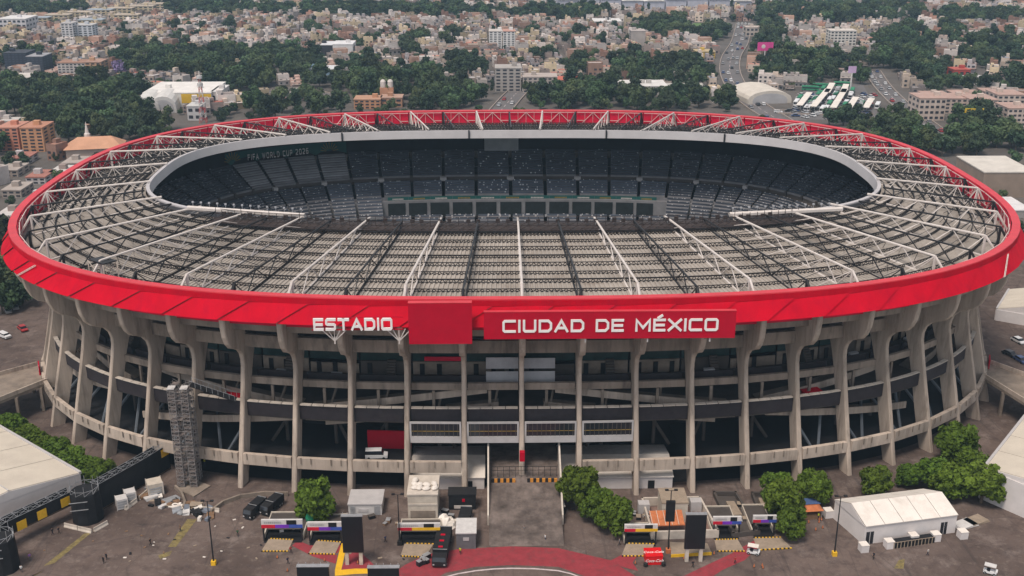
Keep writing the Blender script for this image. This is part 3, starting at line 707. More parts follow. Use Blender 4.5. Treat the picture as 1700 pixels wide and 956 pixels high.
for i in range(n_):
    x0_ = xa+.5+(xb-xa-1)*i/n_; x1_ = xa+.5+(xb-xa-1)*(i+1)/n_
    if abs((x0_+x1_)/2) < 1.2: continue
    MB().box(x0_, x1_, -103.6, -103.3, cz(-103.5)+.05, cz(-103.5)+.9).build('barrier_panel', mat('orange_paint', (.62,.26,.04), .7) if i % 2 else M_BLACK, bar_)
mb = MB()
for i in range(12):
    x_ = xa+.6+(xb-xa-1.2)*i/11; mb.bar((x_,-101.8,zt-.6),(x_,-101.8,zt+1.9),.06)
mb.bar((xa+.6,-101.8,zt+1.9),(xb-.6,-101.8,zt+1.9),.06).bar((xa+.6,-101.8,zt+1.0),(xb-.6,-101.8,zt+1.0),.05); mb.build('railing', M_BLACK, bar_)
MB().bar((0,-102.5,9.2),(0,-102.5,11.4),.78,4).build('red_column_wrap', M_SIGNR, bar_)
# ---------------------------------------------------------------- generic builders for the plaza
M_TENT = mat('tent_fabric', (.70,.645,.59), .7, .06, .3, stain=(.52,.455,.40,.6), sscale=.35, bump=.35, bscale=.5)
M_TENTW = mat('tent_wall', (.62,.58,.57), .7, .06, .3)
M_BEIGE = mat('beige_render', (.50,.44,.37), .9, .12, .6)
M_GREYW = mat('grey_white_panel', (.55,.53,.52), .7, .1, .8)
M_TAN = mat('tan_slab', (.29,.23,.175), .9, .14, .7)
M_ORT = mat('orange_roof', (.46,.15,.06), .85, .2, .7)
M_MESHB = mat('black_scrim', (.012,.012,.014), .85, .3, .6)
M_HALLR = mat('hall_roof_fabric', (.56,.50,.42), .75, .06, .2, stain=(.46,.40,.34,.5), sscale=.15)
M_ALU = mat('aluminium', (.42,.43,.45), .45, .15, .9, metal=.5)
M_TYRE = mat('tyre_rubber', (.015,.015,.015), .9)
M_BROWN = mat('brown_boards', (.20,.12,.07), .9, .25, 1.0)
M_CLOTHD = mat('dark_cloth', (.02,.02,.028), .9); M_SKIN = mat('skin', (.35,.19,.12), .7); M_HAIR = mat('hair', (.02,.014,.01), .8)
M_LED = mat('led_screen', (.012,.013,.016), .35, .1, .8, spec=.4)
def person(u, v, label, shirt=(.05,.05,.06), pants=(.03,.035,.05), yaw=0.0, step=.22, hh=1.72):
    p = G(u, v, .02); me = bpy.data.meshes.new('person'); s = hh/1.72
    V = [(0,0,.95),(0,.01,1.15),(0,0,1.38),(0,-.01,1.50),(0,-.03,1.60),(0,-.03,1.70), (-.10,0,.90),(-.12,-step*.4,.50),(-.12,step,.08),(-.12,step-.16,.05), (.10,0,.90),(.12,-step*.2,.50),(.12,-step,.08),(.12,-step-.16,.05),
         (-.20,0,1.40),(-.25,step*.3,1.12),(-.24,-step*.5,.86),(-.24,-step*.55,.77), (.20,0,1.40),(.25,-step*.3,1.12),(.24,-step*.8,.88),(.24,-step*.9,.79)]
    Ed = [(0,1),(1,2),(2,3),(3,4),(4,5),(0,6),(6,7),(7,8),(8,9),(0,10),(10,11),(11,12),(12,13),(2,14),(14,15),(15,16),(16,17),(2,18),(18,19),(19,20),(20,21)]
    R_ = [.15,.14,.16,.06,.10,.08,.10,.075,.05,.045,.10,.075,.05,.045,.07,.05,.04,.035,.07,.05,.04,.035]
    me.from_pydata([(x*s,y*s,z*s) for x,y,z in V], Ed, []); o = bpy.data.objects.new('person', me); COL.objects.link(o)
    md = o.modifiers.new('Skin', 'SKIN')
    sv = me.skin_vertices[0].data if me.skin_vertices else None
    if sv is None:
        bpy.context.view_layer.objects.active = o
        me.attributes  # skin layer is created with the modifier
    if me.skin_vertices:
        for i, r in enumerate(R_): me.skin_vertices[0].data[i].radius = (r*s, r*s*.85); me.skin_vertices[0].data[i].use_root = (i == 0)
    sb = o.modifiers.new('Subdivision', 'SUBSURF'); sb.levels = 1; sb.render_levels = 1
    dg = bpy.context.evaluated_depsgraph_get(); nm = bpy.data.meshes.new_from_object(o.evaluated_get(dg)); o.modifiers.clear(); o.data = nm; bpy.data.meshes.remove(me)
    nm.materials.clear()
    for m_ in (mat('shirt_%d' % (hash(shirt) % 997), shirt, .9), mat('trousers_%d' % (hash(pants) % 997), pants, .9), M_SKIN, M_HAIR): nm.materials.append(m_)
    for f in nm.polygons:
        z = f.center.z/s; x = abs(f.center.x)/s
        f.material_index = 3 if z > 1.66 or (z > 1.56 and f.center.y > 0) else 2 if z > 1.46 or (x > .19 and z < 1.0) else 0 if z > .93 else 1
        f.use_smooth = True
    o.location = p; o.rotation_euler = (0,0,yaw); return tag(o, label, 'person')
def pole(u, v, vt, label, base=M_YEL, lamps=2):
    p = G(u, v, .02); h = HT(u, v, vt); e = empty('light_pole', p, label, 'light pole')
    MB().bar(p, p+Vector((0,0,h)), .17, 8, 0, .09).build('mast', M_BLACK, e)
    for i in range(lamps):
        s = -1 if i % 2 else 1; MB().bar(p+Vector((0,0,h-.1)), p+Vector((s*.9,0,h+.1)), .05).box(p.x+s*.9-.35,p.x+s*.9+.35,p.y-.25,p.y+.25,p.z+h,p.z+h+.22).build('lamp', M_BLACK, e)
    MB().box(p.x-.45,p.x+.45,p.y-.45,p.y+.45,p.z,p.z+.9).build('base', base, e); return e
pole(355,937,832,'tall black light pole with orange base on the left of the plaza')
pole(663.5,904,821,'black light pole beside the pale kiosk left of the main gate', M_BLACK)
pole(1109,917,814,'black light pole with a hanging box beside the orange roofed building', M_ORT)
pole(1385,922,824,'tall black light pole with yellow base in front of the white marquee')
p_ = G(1109,917); h_ = HT(1109,917,850); MB().box(p_.x-.9,p_.x+.9,p_.y-.35,p_.y+.2,h_-2,h_+2.6).build('speaker_box', M_MESHB, bpy.data.objects['light_pole.002'])
def screen(u0, u1, vt, vb, vfoot, label):
    uc = (u0+u1)/2; p = G(uc, vfoot, .02); w = (u1-u0)*MPP(uc, vfoot); z1 = HT(uc, vfoot, vt); z0 = HT(uc, vfoot, vb)
    e = empty('led_screen', p, label, 'screen'); x0, x1 = p.x-w/2, p.x+w/2
    MB().box(x0,x1,p.y-.1,p.y+.5,p.z+z0,p.z+z1).build('screen_panel', M_LED, e)
    MB().box(x0-.08,x1+.08,p.y-.14,p.y+.8,p.z+z1+.002,p.z+z1+.12).build('top_rail', M_ALU, e)
    for j in range(5): MB().bar((x0+.2+j*(w-.4)/4,p.y+.75,p.z+z1-.1),(x0+.2+j*(w-.4)/4,p.y+.75,p.z+z1+.5),.05).build('rail_post', M_ALU, e)
    for x in (x0+w*.16, x1-w*.16): MB().box(x-.35,x+.35,p.y+.05,p.y+.75,p.z,p.z+z0-.004).build('leg', M_CAP, e)
    return e
screen(571,605,857.5,917,938,'tall black LED screen on two legs left of the main gate')
screen(1134.5,1168.5,854.5,911,933,'tall black LED screen on two legs right of the main gate')
screen(500,552,941,1020,1040,'black LED screen cut by the lower edge, left of the yellow lane')
screen(615,666,943,1020,1040,'black LED screen cut by the lower edge, right of the yellow lane')
# concrete plinth with yellow edge under the right screen
p_ = [G(1114,925),G(1181,921),G(1174,905),G(1112,903)]; pl = MB(); pl.hexa([Vector((p.x,p.y,.0)) for p in p_],[Vector((p.x,p.y,.5)) for p in p_]); o_ = pl.build('plinth', M_TAN, loc=p_[0]); tag(o_, 'low tan concrete plinth under the right LED screen', 'plinth')
MB().hexa([(p_[0].x-.02,p_[0].y-.12,.0),(p_[1].x,p_[1].y-.12,0),(p_[1].x,p_[1].y-.02,0),(p_[0].x-.02,p_[0].y-.02,0)],[(p_[0].x-.02,p_[0].y-.12,.7),(p_[1].x,p_[1].y-.12,.7),(p_[1].x,p_[1].y-.02,.7),(p_[0].x-.02,p_[0].y-.02,.7)]).build('yellow_kerb', M_YEL, o_)

# underpass entrances: low walls round a flat near-black sheet painting the ramp's shade, striped apron, sign beam over the mouth
def underpass(u0, u1, vt, vb, ap, label, pat, deep=9.0, skew=0.0):
    uc = (u0+u1)/2; vf = vb+22; pf = G(uc, vf, .03); w = (u1-u0)*MPP(uc, vf); e = empty('underpass_entrance', pf, label, 'entrance', 'underpass entrances on the plaza')
    x0, x1 = pf.x-w/2, pf.x+w/2; zb = HT(uc, vf, vb); zt_ = HT(uc, vf, vt); y = pf.y
    MB().box(x0-.3,x1+.3,y-.25,y+.25,zb,zt_).build('sign_beam', M_GREYW, e)
    # coloured foot of the sign: stripes in the event colours
    cols = [mat('sign_red', (.50,.01,.03), .6), mat('sign_purple', (.16,.03,.42), .6), mat('sign_blue', (.04,.08,.35), .6)] if pat == 0 else [mat('sign_red', (.50,.01,.03), .6), M_YEL, M_YEL]
    n = 3
    for j in range(n): MB().box(x0-.3+(w+.6)*j/n,x0-.3+(w+.6)*(j+1)/n,y-.30,y-.255,zb,zb+(zt_-zb)*.42).build('sign_stripe', cols[j], e)
    MB().box(x1-w*.38,x1-w*.12,y-.31,y-.256,zb+(zt_-zb)*.44,zt_-.05).build('sign_patch', M_MESHB, e)
    q = MB()
    for j in range(9): q.box(x0+w*(.04+.05*j),x0+w*(.072+.05*j),y-.29,y-.26,zb+(zt_-zb)*.58,zb+(zt_-zb)*.8)
    q.build('sign_lettering', M_ALU, e)
    for x in (x0, x1): MB().box(x-.15,x+.15,y-.15,y+.15,.0,zb-.004).build('post', M_BLACK, e)
    for x in (x0-.25, x1): MB().box(x,x+.25,y+.3,y+deep,.0,1.1).build('side_wall', M_BEIGE, e)
    MB().box(x0-.25,x1+.25,y+deep+.004,y+deep+.3,.0,1.3).build('end_wall', M_BEIGE, e)
    MB().box(x0,x1,y-.9,y+deep,.03,.05).build('ramp_floor', M_DARK, e)
    MB().box(x0-.05,x1+.05,y+2.6,y+deep-.1,1.0,1.12).build('ramp_cover', M_CONCD, e)
    a = [G(u, v, .03) for u, v in ap]; mb = MB(); mb.hexa(a, [p+Vector((0,0,.10)) for p in a]); mb.build('apron', M_TAN, e)
    for i0, i1 in ((0,1),(3,2)):
        for j in range(16):
            s0 = a[i0].lerp(a[i1], j/16); s1 = a[i0].lerp(a[i1], (j+1)/16); MB().bar(s0+Vector((0,-.15,.14)), s1+Vector((0,-.15,.14)), .14).build('striped_edge', M_YEL if j % 2 else M_BLACK, e)
    return e
underpass(439,502,862,875,[(434,915),(478,915),(487,896),(447,894)],'underpass entrance with purple striped sign, leftmost on the plaza',0)
underpass(515,567,866,879,[(512,919),(556,920),(566,900),(526,897)],'underpass entrance with purple striped sign below the round tree',0)
underpass(664,729,868,879,[(665,923),(706,925),(720,903),(672,902)],'underpass entrance with yellow striped sign left of the gate driveway',1, deep=7)
underpass(1038,1088,870,881,[(1032,923),(1080,923),(1086,903),(1040,902)],'underpass entrance with yellow striped sign right of the gate driveway',1, deep=6)
underpass(1184,1226,857,869,[(1190,915),(1236,915),(1224,895),(1186,896)],'underpass entrance with purple striped sign left of the golf cart',0, deep=10)
underpass(1250,1284,855,866,[(1258,913),(1314,910),(1296,892),(1250,893)],'underpass entrance with purple sign and orange apron beside the right trees',0, deep=10)

# ---------------------------------------------------------------- boxes, kiosks and small buildings
def boxat(name, u0, u1, vb, vtop, depth, m, label, cat, roof=None, trim=None, rz=0.0, parts=()):
    uc = (u0+u1)/2; p = G(uc, vb, .02); w = (u1-u0)*MPP(uc, vb); h = HT(uc, vb, vtop)
    e = empty(name, p, label, cat, rz=rz)
    L = lambda: MB()
    def put(nm, x0, x1, y0, y1, z0, z1, m_):
        o = MB().box(x0,x1,y0,y1,z0,z1); return inst(nm, o.mesh(nm, m_), e)
    put('wall', -w/2, w/2, 0, depth, 0, h, m)
    put('roof', -w/2-.15, w/2+.15, -.15, depth+.15, h+.002, h+.25, roof or m)
    if trim: put('trim', -w/2-.05, w/2+.05, -.06, -.004, h*.78, h, trim)
    for nm, a0, a1, b0, b1, m_ in parts: put(nm, -w/2+w*a0, -w/2+w*a1, -.1, -.004, h*b0, h*b1, m_)
    return e, w, h
boxat('portable_kiosk', 579,634,855,838,6.0,M_GREYW,'pale grey portable kiosk with flat roof left of the light pole','kiosk',M_FRAME,parts=(('door',.06,.2,.02,.85,M_ALU),('door',.78,.95,.02,.85,M_ALU),('vent',.3,.6,.3,.6,M_FRAME)))
e_,w_,h_ = boxat('service_block', 678,727,866,822,8,M_BEIGE,'two storey beige service block with white sacks piled on its roof','building',M_CAP,parts=(('shutter',.08,.92,.02,.42,M_CONC2),('cornice',.0,1.0,.62,.68,M_CAP)))
for i in range(9):
    s_ = MB().lathe([(.05,0),(.75,.1),(.85,.4),(.55,.75),(.1,.85)], 9); o_ = inst('sack', s_.mesh('sack', M_TENT), None, WORLD[e_.name]+Vector((-w_*.3+(i % 4)*1.4+rnd.uniform(-.3,.3), 2+1.6*(i//4)+rnd.uniform(-.3,.3), h_+.27)), rnd.random()*6, (1.1,.8,1))
    tag(o_, 'white sack in the pile on the beige service block roof', 'sack', 'sacks on the service block roof')
boxat('container', 745,790,846,822,3,M_MESHB,'black mesh cage container beside the gate driveway','container',M_BLACK,parts=(('white_shelf',.2,.85,.1,.3,M_WHITE),('sign_plate',.5,.6,.55,.75,M_SIGNR)))
boxat('storage_box', 758,790,911,886,5.5,mat('grey_box',(.13,.13,.14),.7,.12,.8),'dark grey storage box with pale lid next to the black truck','box',M_GREYW,parts=(('label_plate',.35,.65,.55,.75,M_FRAME),))
e_ = empty('tarpaulin', G(740,868,.0), 'crumpled white tarpaulin heap beside the service block', 'tarpaulin')
tp = MB(); n = 9
for i in range(n):
    for j in range(n): tp.v.append((-2.2+4.4*i/(n-1)+rnd.uniform(-.3,.3), -2.4+4.8*j/(n-1)+rnd.uniform(-.3,.3), max(0,2.3-.55*math.hypot(i-4,j-4)+rnd.uniform(-.5,.5)) ))
tp.f = [(i*n+j,(i+1)*n+j,(i+1)*n+j+1,i*n+j+1) for i in range(n-1) for j in range(n-1)]; tp.m = [0]*len(tp.f)
inst('sheet', tp.mesh('sheet', M_TENT), e_)
# gate-side marquees under the stands
def slab_tent(u0, u1, vb, vt, y_back, label):
    uc = (u0+u1)/2; p = G(uc, vb, .02); w = (u1-u0)*MPP(uc, vb); h = HT(uc, vb, vt); e = empty('gate_marquee', p, label, 'marquee')
    x0, x1, y = p.x-w/2, p.x+w/2, p.y
    MB().box(x0,x1,y,y+.2,0,h).build('front_wall', M_TENTW, e); MB().box(x0,x0+.2,y+.2,y_back,0,h).build('side_wall', M_TENTW, e); MB().box(x1-.2,x1,y+.2,y_back,0,h).build('side_wall', M_TENTW, e)
    ym = (y+y_back)/2
    MB().hexa([(x0-.2,y-.3,h+.01),(x1+.2,y-.3,h+.01),(x1+.2,ym,h+1.6),(x0-.2,ym,h+1.6)],[(x0-.2,y-.3,h+.15),(x1+.2,y-.3,h+.15),(x1+.2,ym,h+1.75),(x0-.2,ym,h+1.75)]).build('roof_slope', M_TENT, e)
    MB().hexa([(x0-.2,ym+.01,h+1.6),(x1+.2,ym+.01,h+1.6),(x1+.2,y_back,h+.01),(x0-.2,y_back,h+.01)],[(x0-.2,ym+.01,h+1.75),(x1+.2,ym+.01,h+1.75),(x1+.2,y_back,h+.15),(x0-.2,y_back,h+.15)]).build('roof_slope', M_GREYW, e)
    MB().box(x0+w*.78,x0+w*.84,y-.05,y-.004,0,h*.7).build('door', M_DARK, e)
slab_tent(682,804,812,793,-84,'white marquee standing under the stands left of the main gate')
slab_tent(931,1116,811,792,-84,'long white marquee standing under the stands right of the main gate')
# walled service yard right of the gate
yd = empty('service_yard', G(1085,893,.0), 'walled service yard with orange roof and a beige cube building', 'building')
c4 = [G(1081,896),G(1193,893),G(1162,836),G(1064,838)]
for i in range(4):
    p, q = c4[i], c4[(i+1) % 4]; MB().wall(p, q, .4, 0, 1.9).build('yard_wall', M_CAP, yd)
MB().hexa([p+Vector((0,0,.05)) for p in (G(1084,893),G(1190,890),G(1160,840),G(1068,842))],[p+Vector((0,0,.12)) for p in (G(1084,893),G(1190,890),G(1160,840),G(1068,842))]).build('yard_floor', mat('yard_floor',(.20,.13,.11),.9,.2,.4), yd)
a4 = [G(1082,890),G(1136,888),G(1130,872),G(1076,874)]; MB().hexa([p+Vector((0,0,2.3)) for p in a4[:2]]+[p+Vector((0,0,3.6)) for p in a4[2:]],[p+Vector((0,0,2.5)) for p in a4[:2]]+[p+Vector((0,0,3.8)) for p in a4[2:]]).build('orange_roof', M_ORT, yd)
for j in range(5):
    p = a4[0].lerp(a4[1], (j+.1)/5); q = a4[3].lerp(a4[2], (j+.1)/5); MB().bar(p+Vector((0,0,2.55)), q+Vector((0,0,3.85)), .07).build('roof_rib', M_CAP, yd)
p = G(1119,868); w = 43*MPP(1119,868); h = HT(1119,868,836); MB().box(p.x-w/2,p.x+w/2,p.y,p.y+6,0.13,h).build('cube_building', M_BEIGE, yd); MB().box(p.x-w/2-.1,p.x+w/2+.1,p.y-.1,p.y+6.1,h+.002,h+.3).build('cube_roof', M_TAN, yd)
for u, v in ((1068,850),(1154,846)):
    p = G(u, v); MB().box(p.x-1.2,p.x+1.2,p.y-1,p.y+1,.13,2.4).build('plant_unit', M_FRAME, yd)
# sunken kiosk frames on the right
for q4, lb in (([(1216,893),(1262,888),(1222,822),(1183,822)],'low walled grey pit with a tan slab left of the golf cart'),([(1266,872),(1302,868),(1264,823),(1246,823)],'low walled grey pit in the shade of the right trees')):
    q4 = [G(u,v) for u,v in q4]; e_ = empty('walled_pit', q4[0], lb, 'pit')
    for i in range(4): MB().wall(q4[i], q4[(i+1) % 4], .5, 0, 1.1).build('pit_wall', M_CONCD, e_)
    c_ = sum(q4, Vector())/4; MB().hexa([c_+(p-c_)*.93+Vector((0,0,.04)) for p in q4],[c_+(p-c_)*.93+Vector((0,0,.10)) for p in q4]).build('pit_floor', M_CONCD, e_)
    MB().hexa([c_+(p-c_)*.34+Vector((0,1.5,.104)) for p in q4],[c_+(p-c_)*.34+Vector((0,1.5,.9)) for p in q4]).build('tan_slab', M_TAN, e_)
# low curved wall round the forecourt on the left
for (pts, lb) in (([(352,853),(372,838),(400,828),(440,823),(478,824)],'low curved kerb wall left of the round tree'),([(290,812),(300,822),(306,838),(303,846)],'short curved kerb wall beside the scaffold tower')):
    e_ = empty('kerb_wall', G(*pts[0]), lb, 'wall')
    for p, q in zip(pts[:-1], pts[1:]): MB().wall(G(*p), G(*q), .45, 0, 1.0).build('wall_section', M_CONC2, e_)
# ---------------------------------------------------------------- vehicles and small objects on the plaza
def wheel(e, x, y, r, w=.25):
    mb = MB(); n = 12
    for s in (0,): mb.prism([(y+r*math.cos(2*math.pi*i/n), r+r*math.sin(2*math.pi*i/n)) for i in range(n)], 'x', x-w/2, x+w/2)
    o = inst('wheel', mb.mesh('wheel', M_TYRE), e)
    hb = MB().prism([(y+r*.5*math.cos(2*math.pi*i/8), r+r*.5*math.sin(2*math.pi*i/8)) for i in range(8)], 'x', x-w/2-.02, x+w/2+.02); inst('rim', hb.mesh('rim', M_ALU), o)
def truck(u, v, rz, label, L=8.0, cab=M_BLACK, boxm=M_MESHB, W=2.5, H=2.9, dots=False):
    e = empty('parked_truck', G(u, v, .03), label, 'truck', rz=rz)
    A = lambda nm, m_, *b: inst(nm, MB().box(*b).mesh(nm, m_), e)
    cb = MB().prism([(-L/2,.5),(-L/2,1.5),(-L/2+.35,2.35),(-L/2+2.0,2.45),(-L/2+2.0,.5)], 'x', -W/2+.08, W/2-.08); inst('cab', cb.mesh('cab', cab), e)
    ws = MB().hexa([(-W/2+.2,-L/2-.03,1.52),(W/2-.2,-L/2-.03,1.52),(W/2-.2,-L/2+.02,1.5),(-W/2+.2,-L/2+.02,1.5)],[(-W/2+.3,-L/2+.30,2.32),(W/2-.3,-L/2+.30,2.32),(W/2-.3,-L/2+.36,2.3),(-W/2+.3,-L/2+.36,2.3)]); inst('windscreen', ws.mesh('windscreen', M_GLASS), e)
    A('cargo_box', boxm, -W/2, W/2, -L/2+2.15, L/2, .9, H); A('chassis', M_BLACK, -W/2+.4, W/2-.4, -L/2+.3, L/2-.1, .55, .88)
    A('roof_rail', M_ALU, -W/2+.1, W/2-.1, -L/2+2.3, -L/2+2.42, H+.002, H+.1); A('roof_rail', M_ALU, -W/2+.1, W/2-.1, L/2-.3, L/2-.18, H+.002, H+.1)
    if dots:
        for j in range(3): A('red_panel', M_SIGNR, -.45, .45, -L/2+3.0+j*2.2, -L/2+3.5+j*2.2, H+.002, H+.12)
    for s in (-1, 1):
        A('headlight', M_FRAME, s*W*.36-.18, s*W*.36+.18, -L/2-.05, -L/2-.004, .75, 1.0)
        for y in (-L/2+1.0, L/2-1.6, L/2-.8): wheel(e, s*(W/2-.18), y, .46)
    return e
truck(734,918,math.radians(-4),'black event truck with red roof panels parked on the red lane',L=11,W=3.0,dots=True)
truck(424,852,math.radians(-22),'black box truck near the left kerb, left one of the pair',L=6.2,W=2.2,H=2.5)
truck(452,846,math.radians(-24),'black box truck near the left kerb, right one of the pair',L=6.2,W=2.2,H=2.5)
truck(772,866,math.radians(-6),'black flatbed truck with equipment behind the grey storage box',L=6,H=2.0)
def car_mesh(name, m, L=4.4, W=1.8, H=1.45, van=False):
    mb = MB(); x = W/2
    prof = [(-L/2,.35),(-L/2,.72),(-L/2+.9,.88),(L/2-.25,.92),(L/2,.75),(L/2,.35)] if not van else [(-L/2,.35),(-L/2,.95),(-L/2+.8,1.1),(L/2,1.2),(L/2,.35)]
    mb.prism(prof, 'x', -x, x, 0)
    cab = [(-L/2+.95,.9),(-L/2+1.6,H-.04),(L/2-1.1,H-.02),(L/2-.35,.93)] if not van else [(-L/2+.85,1.1),(-L/2+1.35,H),(L/2-.05,H),(L/2-.02,1.2)]
    mb.prism(cab, 'x', -x+.10, x-.10, 1)
    mb.prism([(-L/2+1.58,H-.03),(-L/2+1.62,H+.03),(L/2-1.15,H+.03),(L/2-1.08,H-.01)] if not van else [(-L/2+1.3,H),(-L/2+1.4,H+.06),(L/2-.06,H+.06),(L/2-.04,H)], 'x', -x+.12, x-.12, 0)
    for sx in (-x+.08, x-.08):
        for yy in (-L/2+.85, L/2-.8): mb.prism([(yy+.32*math.cos(2*math.pi*i/8), .32+.32*math.sin(2*math.pi*i/8)) for i in range(8)], 'x', sx-.12, sx+.12, 2)
    return mb.mesh(name, [m, M_GLASS, M_TYRE])
M_CARW = mat('white_car_paint', (.70,.70,.71), .3, .03, spec=.5)
o_ = inst('van', car_mesh('van', M_CARW, 5.0, 2.0, 2.1, True), None, P(-2.62,8.6,5.25), math.radians(92)); tag(o_, 'white van parked inside under the stands left of the gate', 'van')

o_ = seg(MB(), -2.85, -2.02, 13.0, 13.3, 5.25, 9.8).build('red_hoarding', M_SIGNR, loc=P(-2.4,13,5.25)); tag(o_, 'dark red hoarding behind the white van under the stands', 'hoarding')
o_ = seg(MB(), -1.98, -1.0, 21.4, 21.8, 7.0, 11.2).build('red_hoarding', M_SIGNR, loc=P(-1.5,21.4,7)); tag(o_, 'dark red hoarding above the left gate marquee', 'hoarding')
def cart(u, v, rz, label, body, roof):
    e = empty('golf_cart', G(u, v, .03), label, 'cart', rz=rz); A = lambda nm, m_, *b: inst(nm, MB().box(*b).mesh(nm, m_), e)
    A('body', body, -.6, .6, -1.2, 1.2, .3, .75); A('front_cowl', body, -.55, .55, -1.35, -.9, .752, 1.0); A('seat', M_CLOTHD, -.55, .55, .0, .5, .752, .95); A('seat_back', M_CLOTHD, -.55, .55, .5, .6, .95, 1.4)
    A('roof', roof, -.68, .68, -1.0, 1.15, 1.85, 1.95)
    for x in (-.58, .58):
        for y in (-.9, 1.05): A('roof_post', M_BLACK, x-.03, x+.03, y-.03, y+.03, .752, 1.85)
        for y in (-.85, .85): wheel(e, x, y, .28, .2)
    return e
cart(1250,919,math.radians(70),'white golf cart with canopy on the right of the plaza',M_CARW,M_TENT)
cart(932,850,math.radians(5),'small dark cart with cream canopy beside the gate trees',M_BLACK,M_TENT)
cart(1643,952,math.radians(60),'white cart near the lower right corner of the plaza',M_CARW,M_GREYW)
# red drinks cube
p_ = G(1086,938,.03); e_ = empty('drinks_cube', p_, 'red drinks kiosk cube with white script lettering on the red lane', 'kiosk', rz=math.radians(2))
s_ = 28*MPP(1086,938)/2
inst('cube_body', MB().box(-s_,s_,0,2*s_*.9,0.05,1.9).mesh('cube_body', mat('drinks_red', (.62,.008,.012), .5, .05)), e_)
inst('cube_roof', MB().box(-s_-.05,s_+.05,-.05,2*s_*.9+.05,1.902,2.05).mesh('cube_roof', mat('drinks_red', (.62,.008,.012))), e_)
for sx in (-1,1): inst('tyre_stack', MB().lathe([(.3,0),(.45,.1),(.45,.7),(.3,.8)], 10).mesh('tyre_stack', M_TYRE), e_, (sx*(s_+.1), -.35, .02))
for loc, rot, sz in (((0,-.06,.75),(math.pi/2,0,0),.85), ((0,1.2,2.055),(0,0,0),.95)):
    cu = bpy.data.curves.new('script', 'FONT'); cu.body = 'Coca-Cola'; cu.size = sz; cu.extrude = .02; cu.align_x = 'CENTER'; cu.shear = .35
    to = bpy.data.objects.new('tmp', cu); COL.objects.link(to); dg = bpy.context.evaluated_depsgraph_get(); tm = bpy.data.meshes.new_from_object(to.evaluated_get(dg)); bpy.data.objects.remove(to)
    tm.materials.clear(); tm.materials.append(M_LET); o_ = inst('script_lettering', tm, e_, loc); o_.rotation_euler = rot
# white marquee
NL, FL, NR = G(1433,904,.02), G(1383,860,.02), G(1585,884,.02); FR = FL+(NR-NL); he = 4.3; hr = 6.6
e_ = empty('white_marquee', NL, 'large white gabled marquee with dark doors on the right of the plaza', 'tent')
up = Vector((0,0,1)); ML, MR = (NL+FL)/2, (NR+FR)/2
def thinwall(p, q, z0, z1, nm, m_): MB().wall(p, q, .12, z0, z1).build(nm, m_, e_)
thinwall(NL, NR, .0, he, 'front_wall', M_TENTW); thinwall(FR, FL, 0, he, 'back_wall', M_TENTW); thinwall(NR, FR, 0, he, 'side_wall', M_TENTW); thinwall(FL, NL, 0, he, 'side_wall', M_TENTW)
for A_, B_, M_ in ((NL,FL,ML),(NR,FR,MR)):
    t_ = (B_-A_).normalized(); o2 = (NR-NL).normalized()*(-.05 if A_ is NL else .05); MB().add([A_+up*he+o2, B_+up*he+o2, M_+up*(hr-.05)+o2, A_+up*he+o2*3, B_+up*he+o2*3, M_+up*(hr-.05)+o2*3], [(0,1,2),(3,5,4),(0,2,5,3),(1,4,5,2),(0,3,4,1)]).build('gable', M_TENTW, e_)
ov = (NL-FL).normalized()*.25; sd_ = (NR-NL).normalized()*.25
for n_ in range(5):
    a0, a1 = n_/5, (n_+1)/5; g0 = .0 if n_ == 0 else .006
    for E0, E1, s_ in ((NL,NR,1),(FL,FR,-1)):
        p0 = E0.lerp(E1,a0+g0); p1 = E0.lerp(E1,a1); r0 = ML.lerp(MR,a0+g0); r1 = ML.lerp(MR,a1)
        lo = [p0+ov*s_+up*(he-.02), p1+ov*s_+up*(he-.02), r1+up*hr, r0+up*hr]; MB().hexa(lo, [q+up*.14 for q in lo]).build('roof_panel', M_TENT, e_)
for a0, a1 in ((.02,.10),(.83,.90)):
    d_ = -(FL-NL).normalized()*.06; p, q = NL.lerp(NR,a0)+d_, NL.lerp(NR,a1)+d_; MB().wall(p, q, .05, .0, 2.9).build('door', M_GLASS, e_); MB().wall(p.lerp(q,.46)+d_*.5, p.lerp(q,.54)+d_*.5, .03, 0, 2.9).build('door_frame', M_FRAME, e_)
def cube(u, v, lb):
    p = G(u, v, .02); s_ = 13.5*MPP(u, v); e = empty('ballast_block', p, lb, 'block', rz=.15); inst('block_body', MB().box(-s_/2,s_/2,-s_/2,s_/2,0,s_*.95).mesh('block_body', M_TENTW), e); inst('block_cover', MB().box(-s_/2-.04,s_/2+.04,-s_/2-.04,s_/2+.04,s_*.95+.002,s_*.95+.1).mesh('block_cover', M_TENT), e)
for u, v, lb in ((1433,914,'white ballast block at the front left corner of the marquee'),(1475,908,'white ballast block at the left end of the dark counter'),(1515,898,'white ballast block behind the dark counter'),(1552,896,'white ballast block at the right end of the dark counter'),(1597,892,'white ballast block right of the marquee'),(1374,857,'white ballast block at the far left corner of the marquee')): cube(u, v, lb)
e_ = empty('counter', G(1484,911,.02), 'dark counter with a pale slatted front before the marquee', 'counter')
a_, b_ = G(1482,911,.02), G(1551,901,.02)
MB().wall(a_, b_, 1.6, .0, 1.3).build('counter_body', M_MESHB, e_)
for j in range(12): p = a_.lerp(b_, (j+.2)/12)+Vector((0,-.1,0)); MB().box(p.x-.08,p.x+.08,p.y-.05,p.y,.0,1.4).build('slat', M_TAN, e_)
MB().bar(a_+Vector((0,-.1,1.45)), b_+Vector((0,-.1,1.45)), .07).build('top_rail', M_TAN, e_)
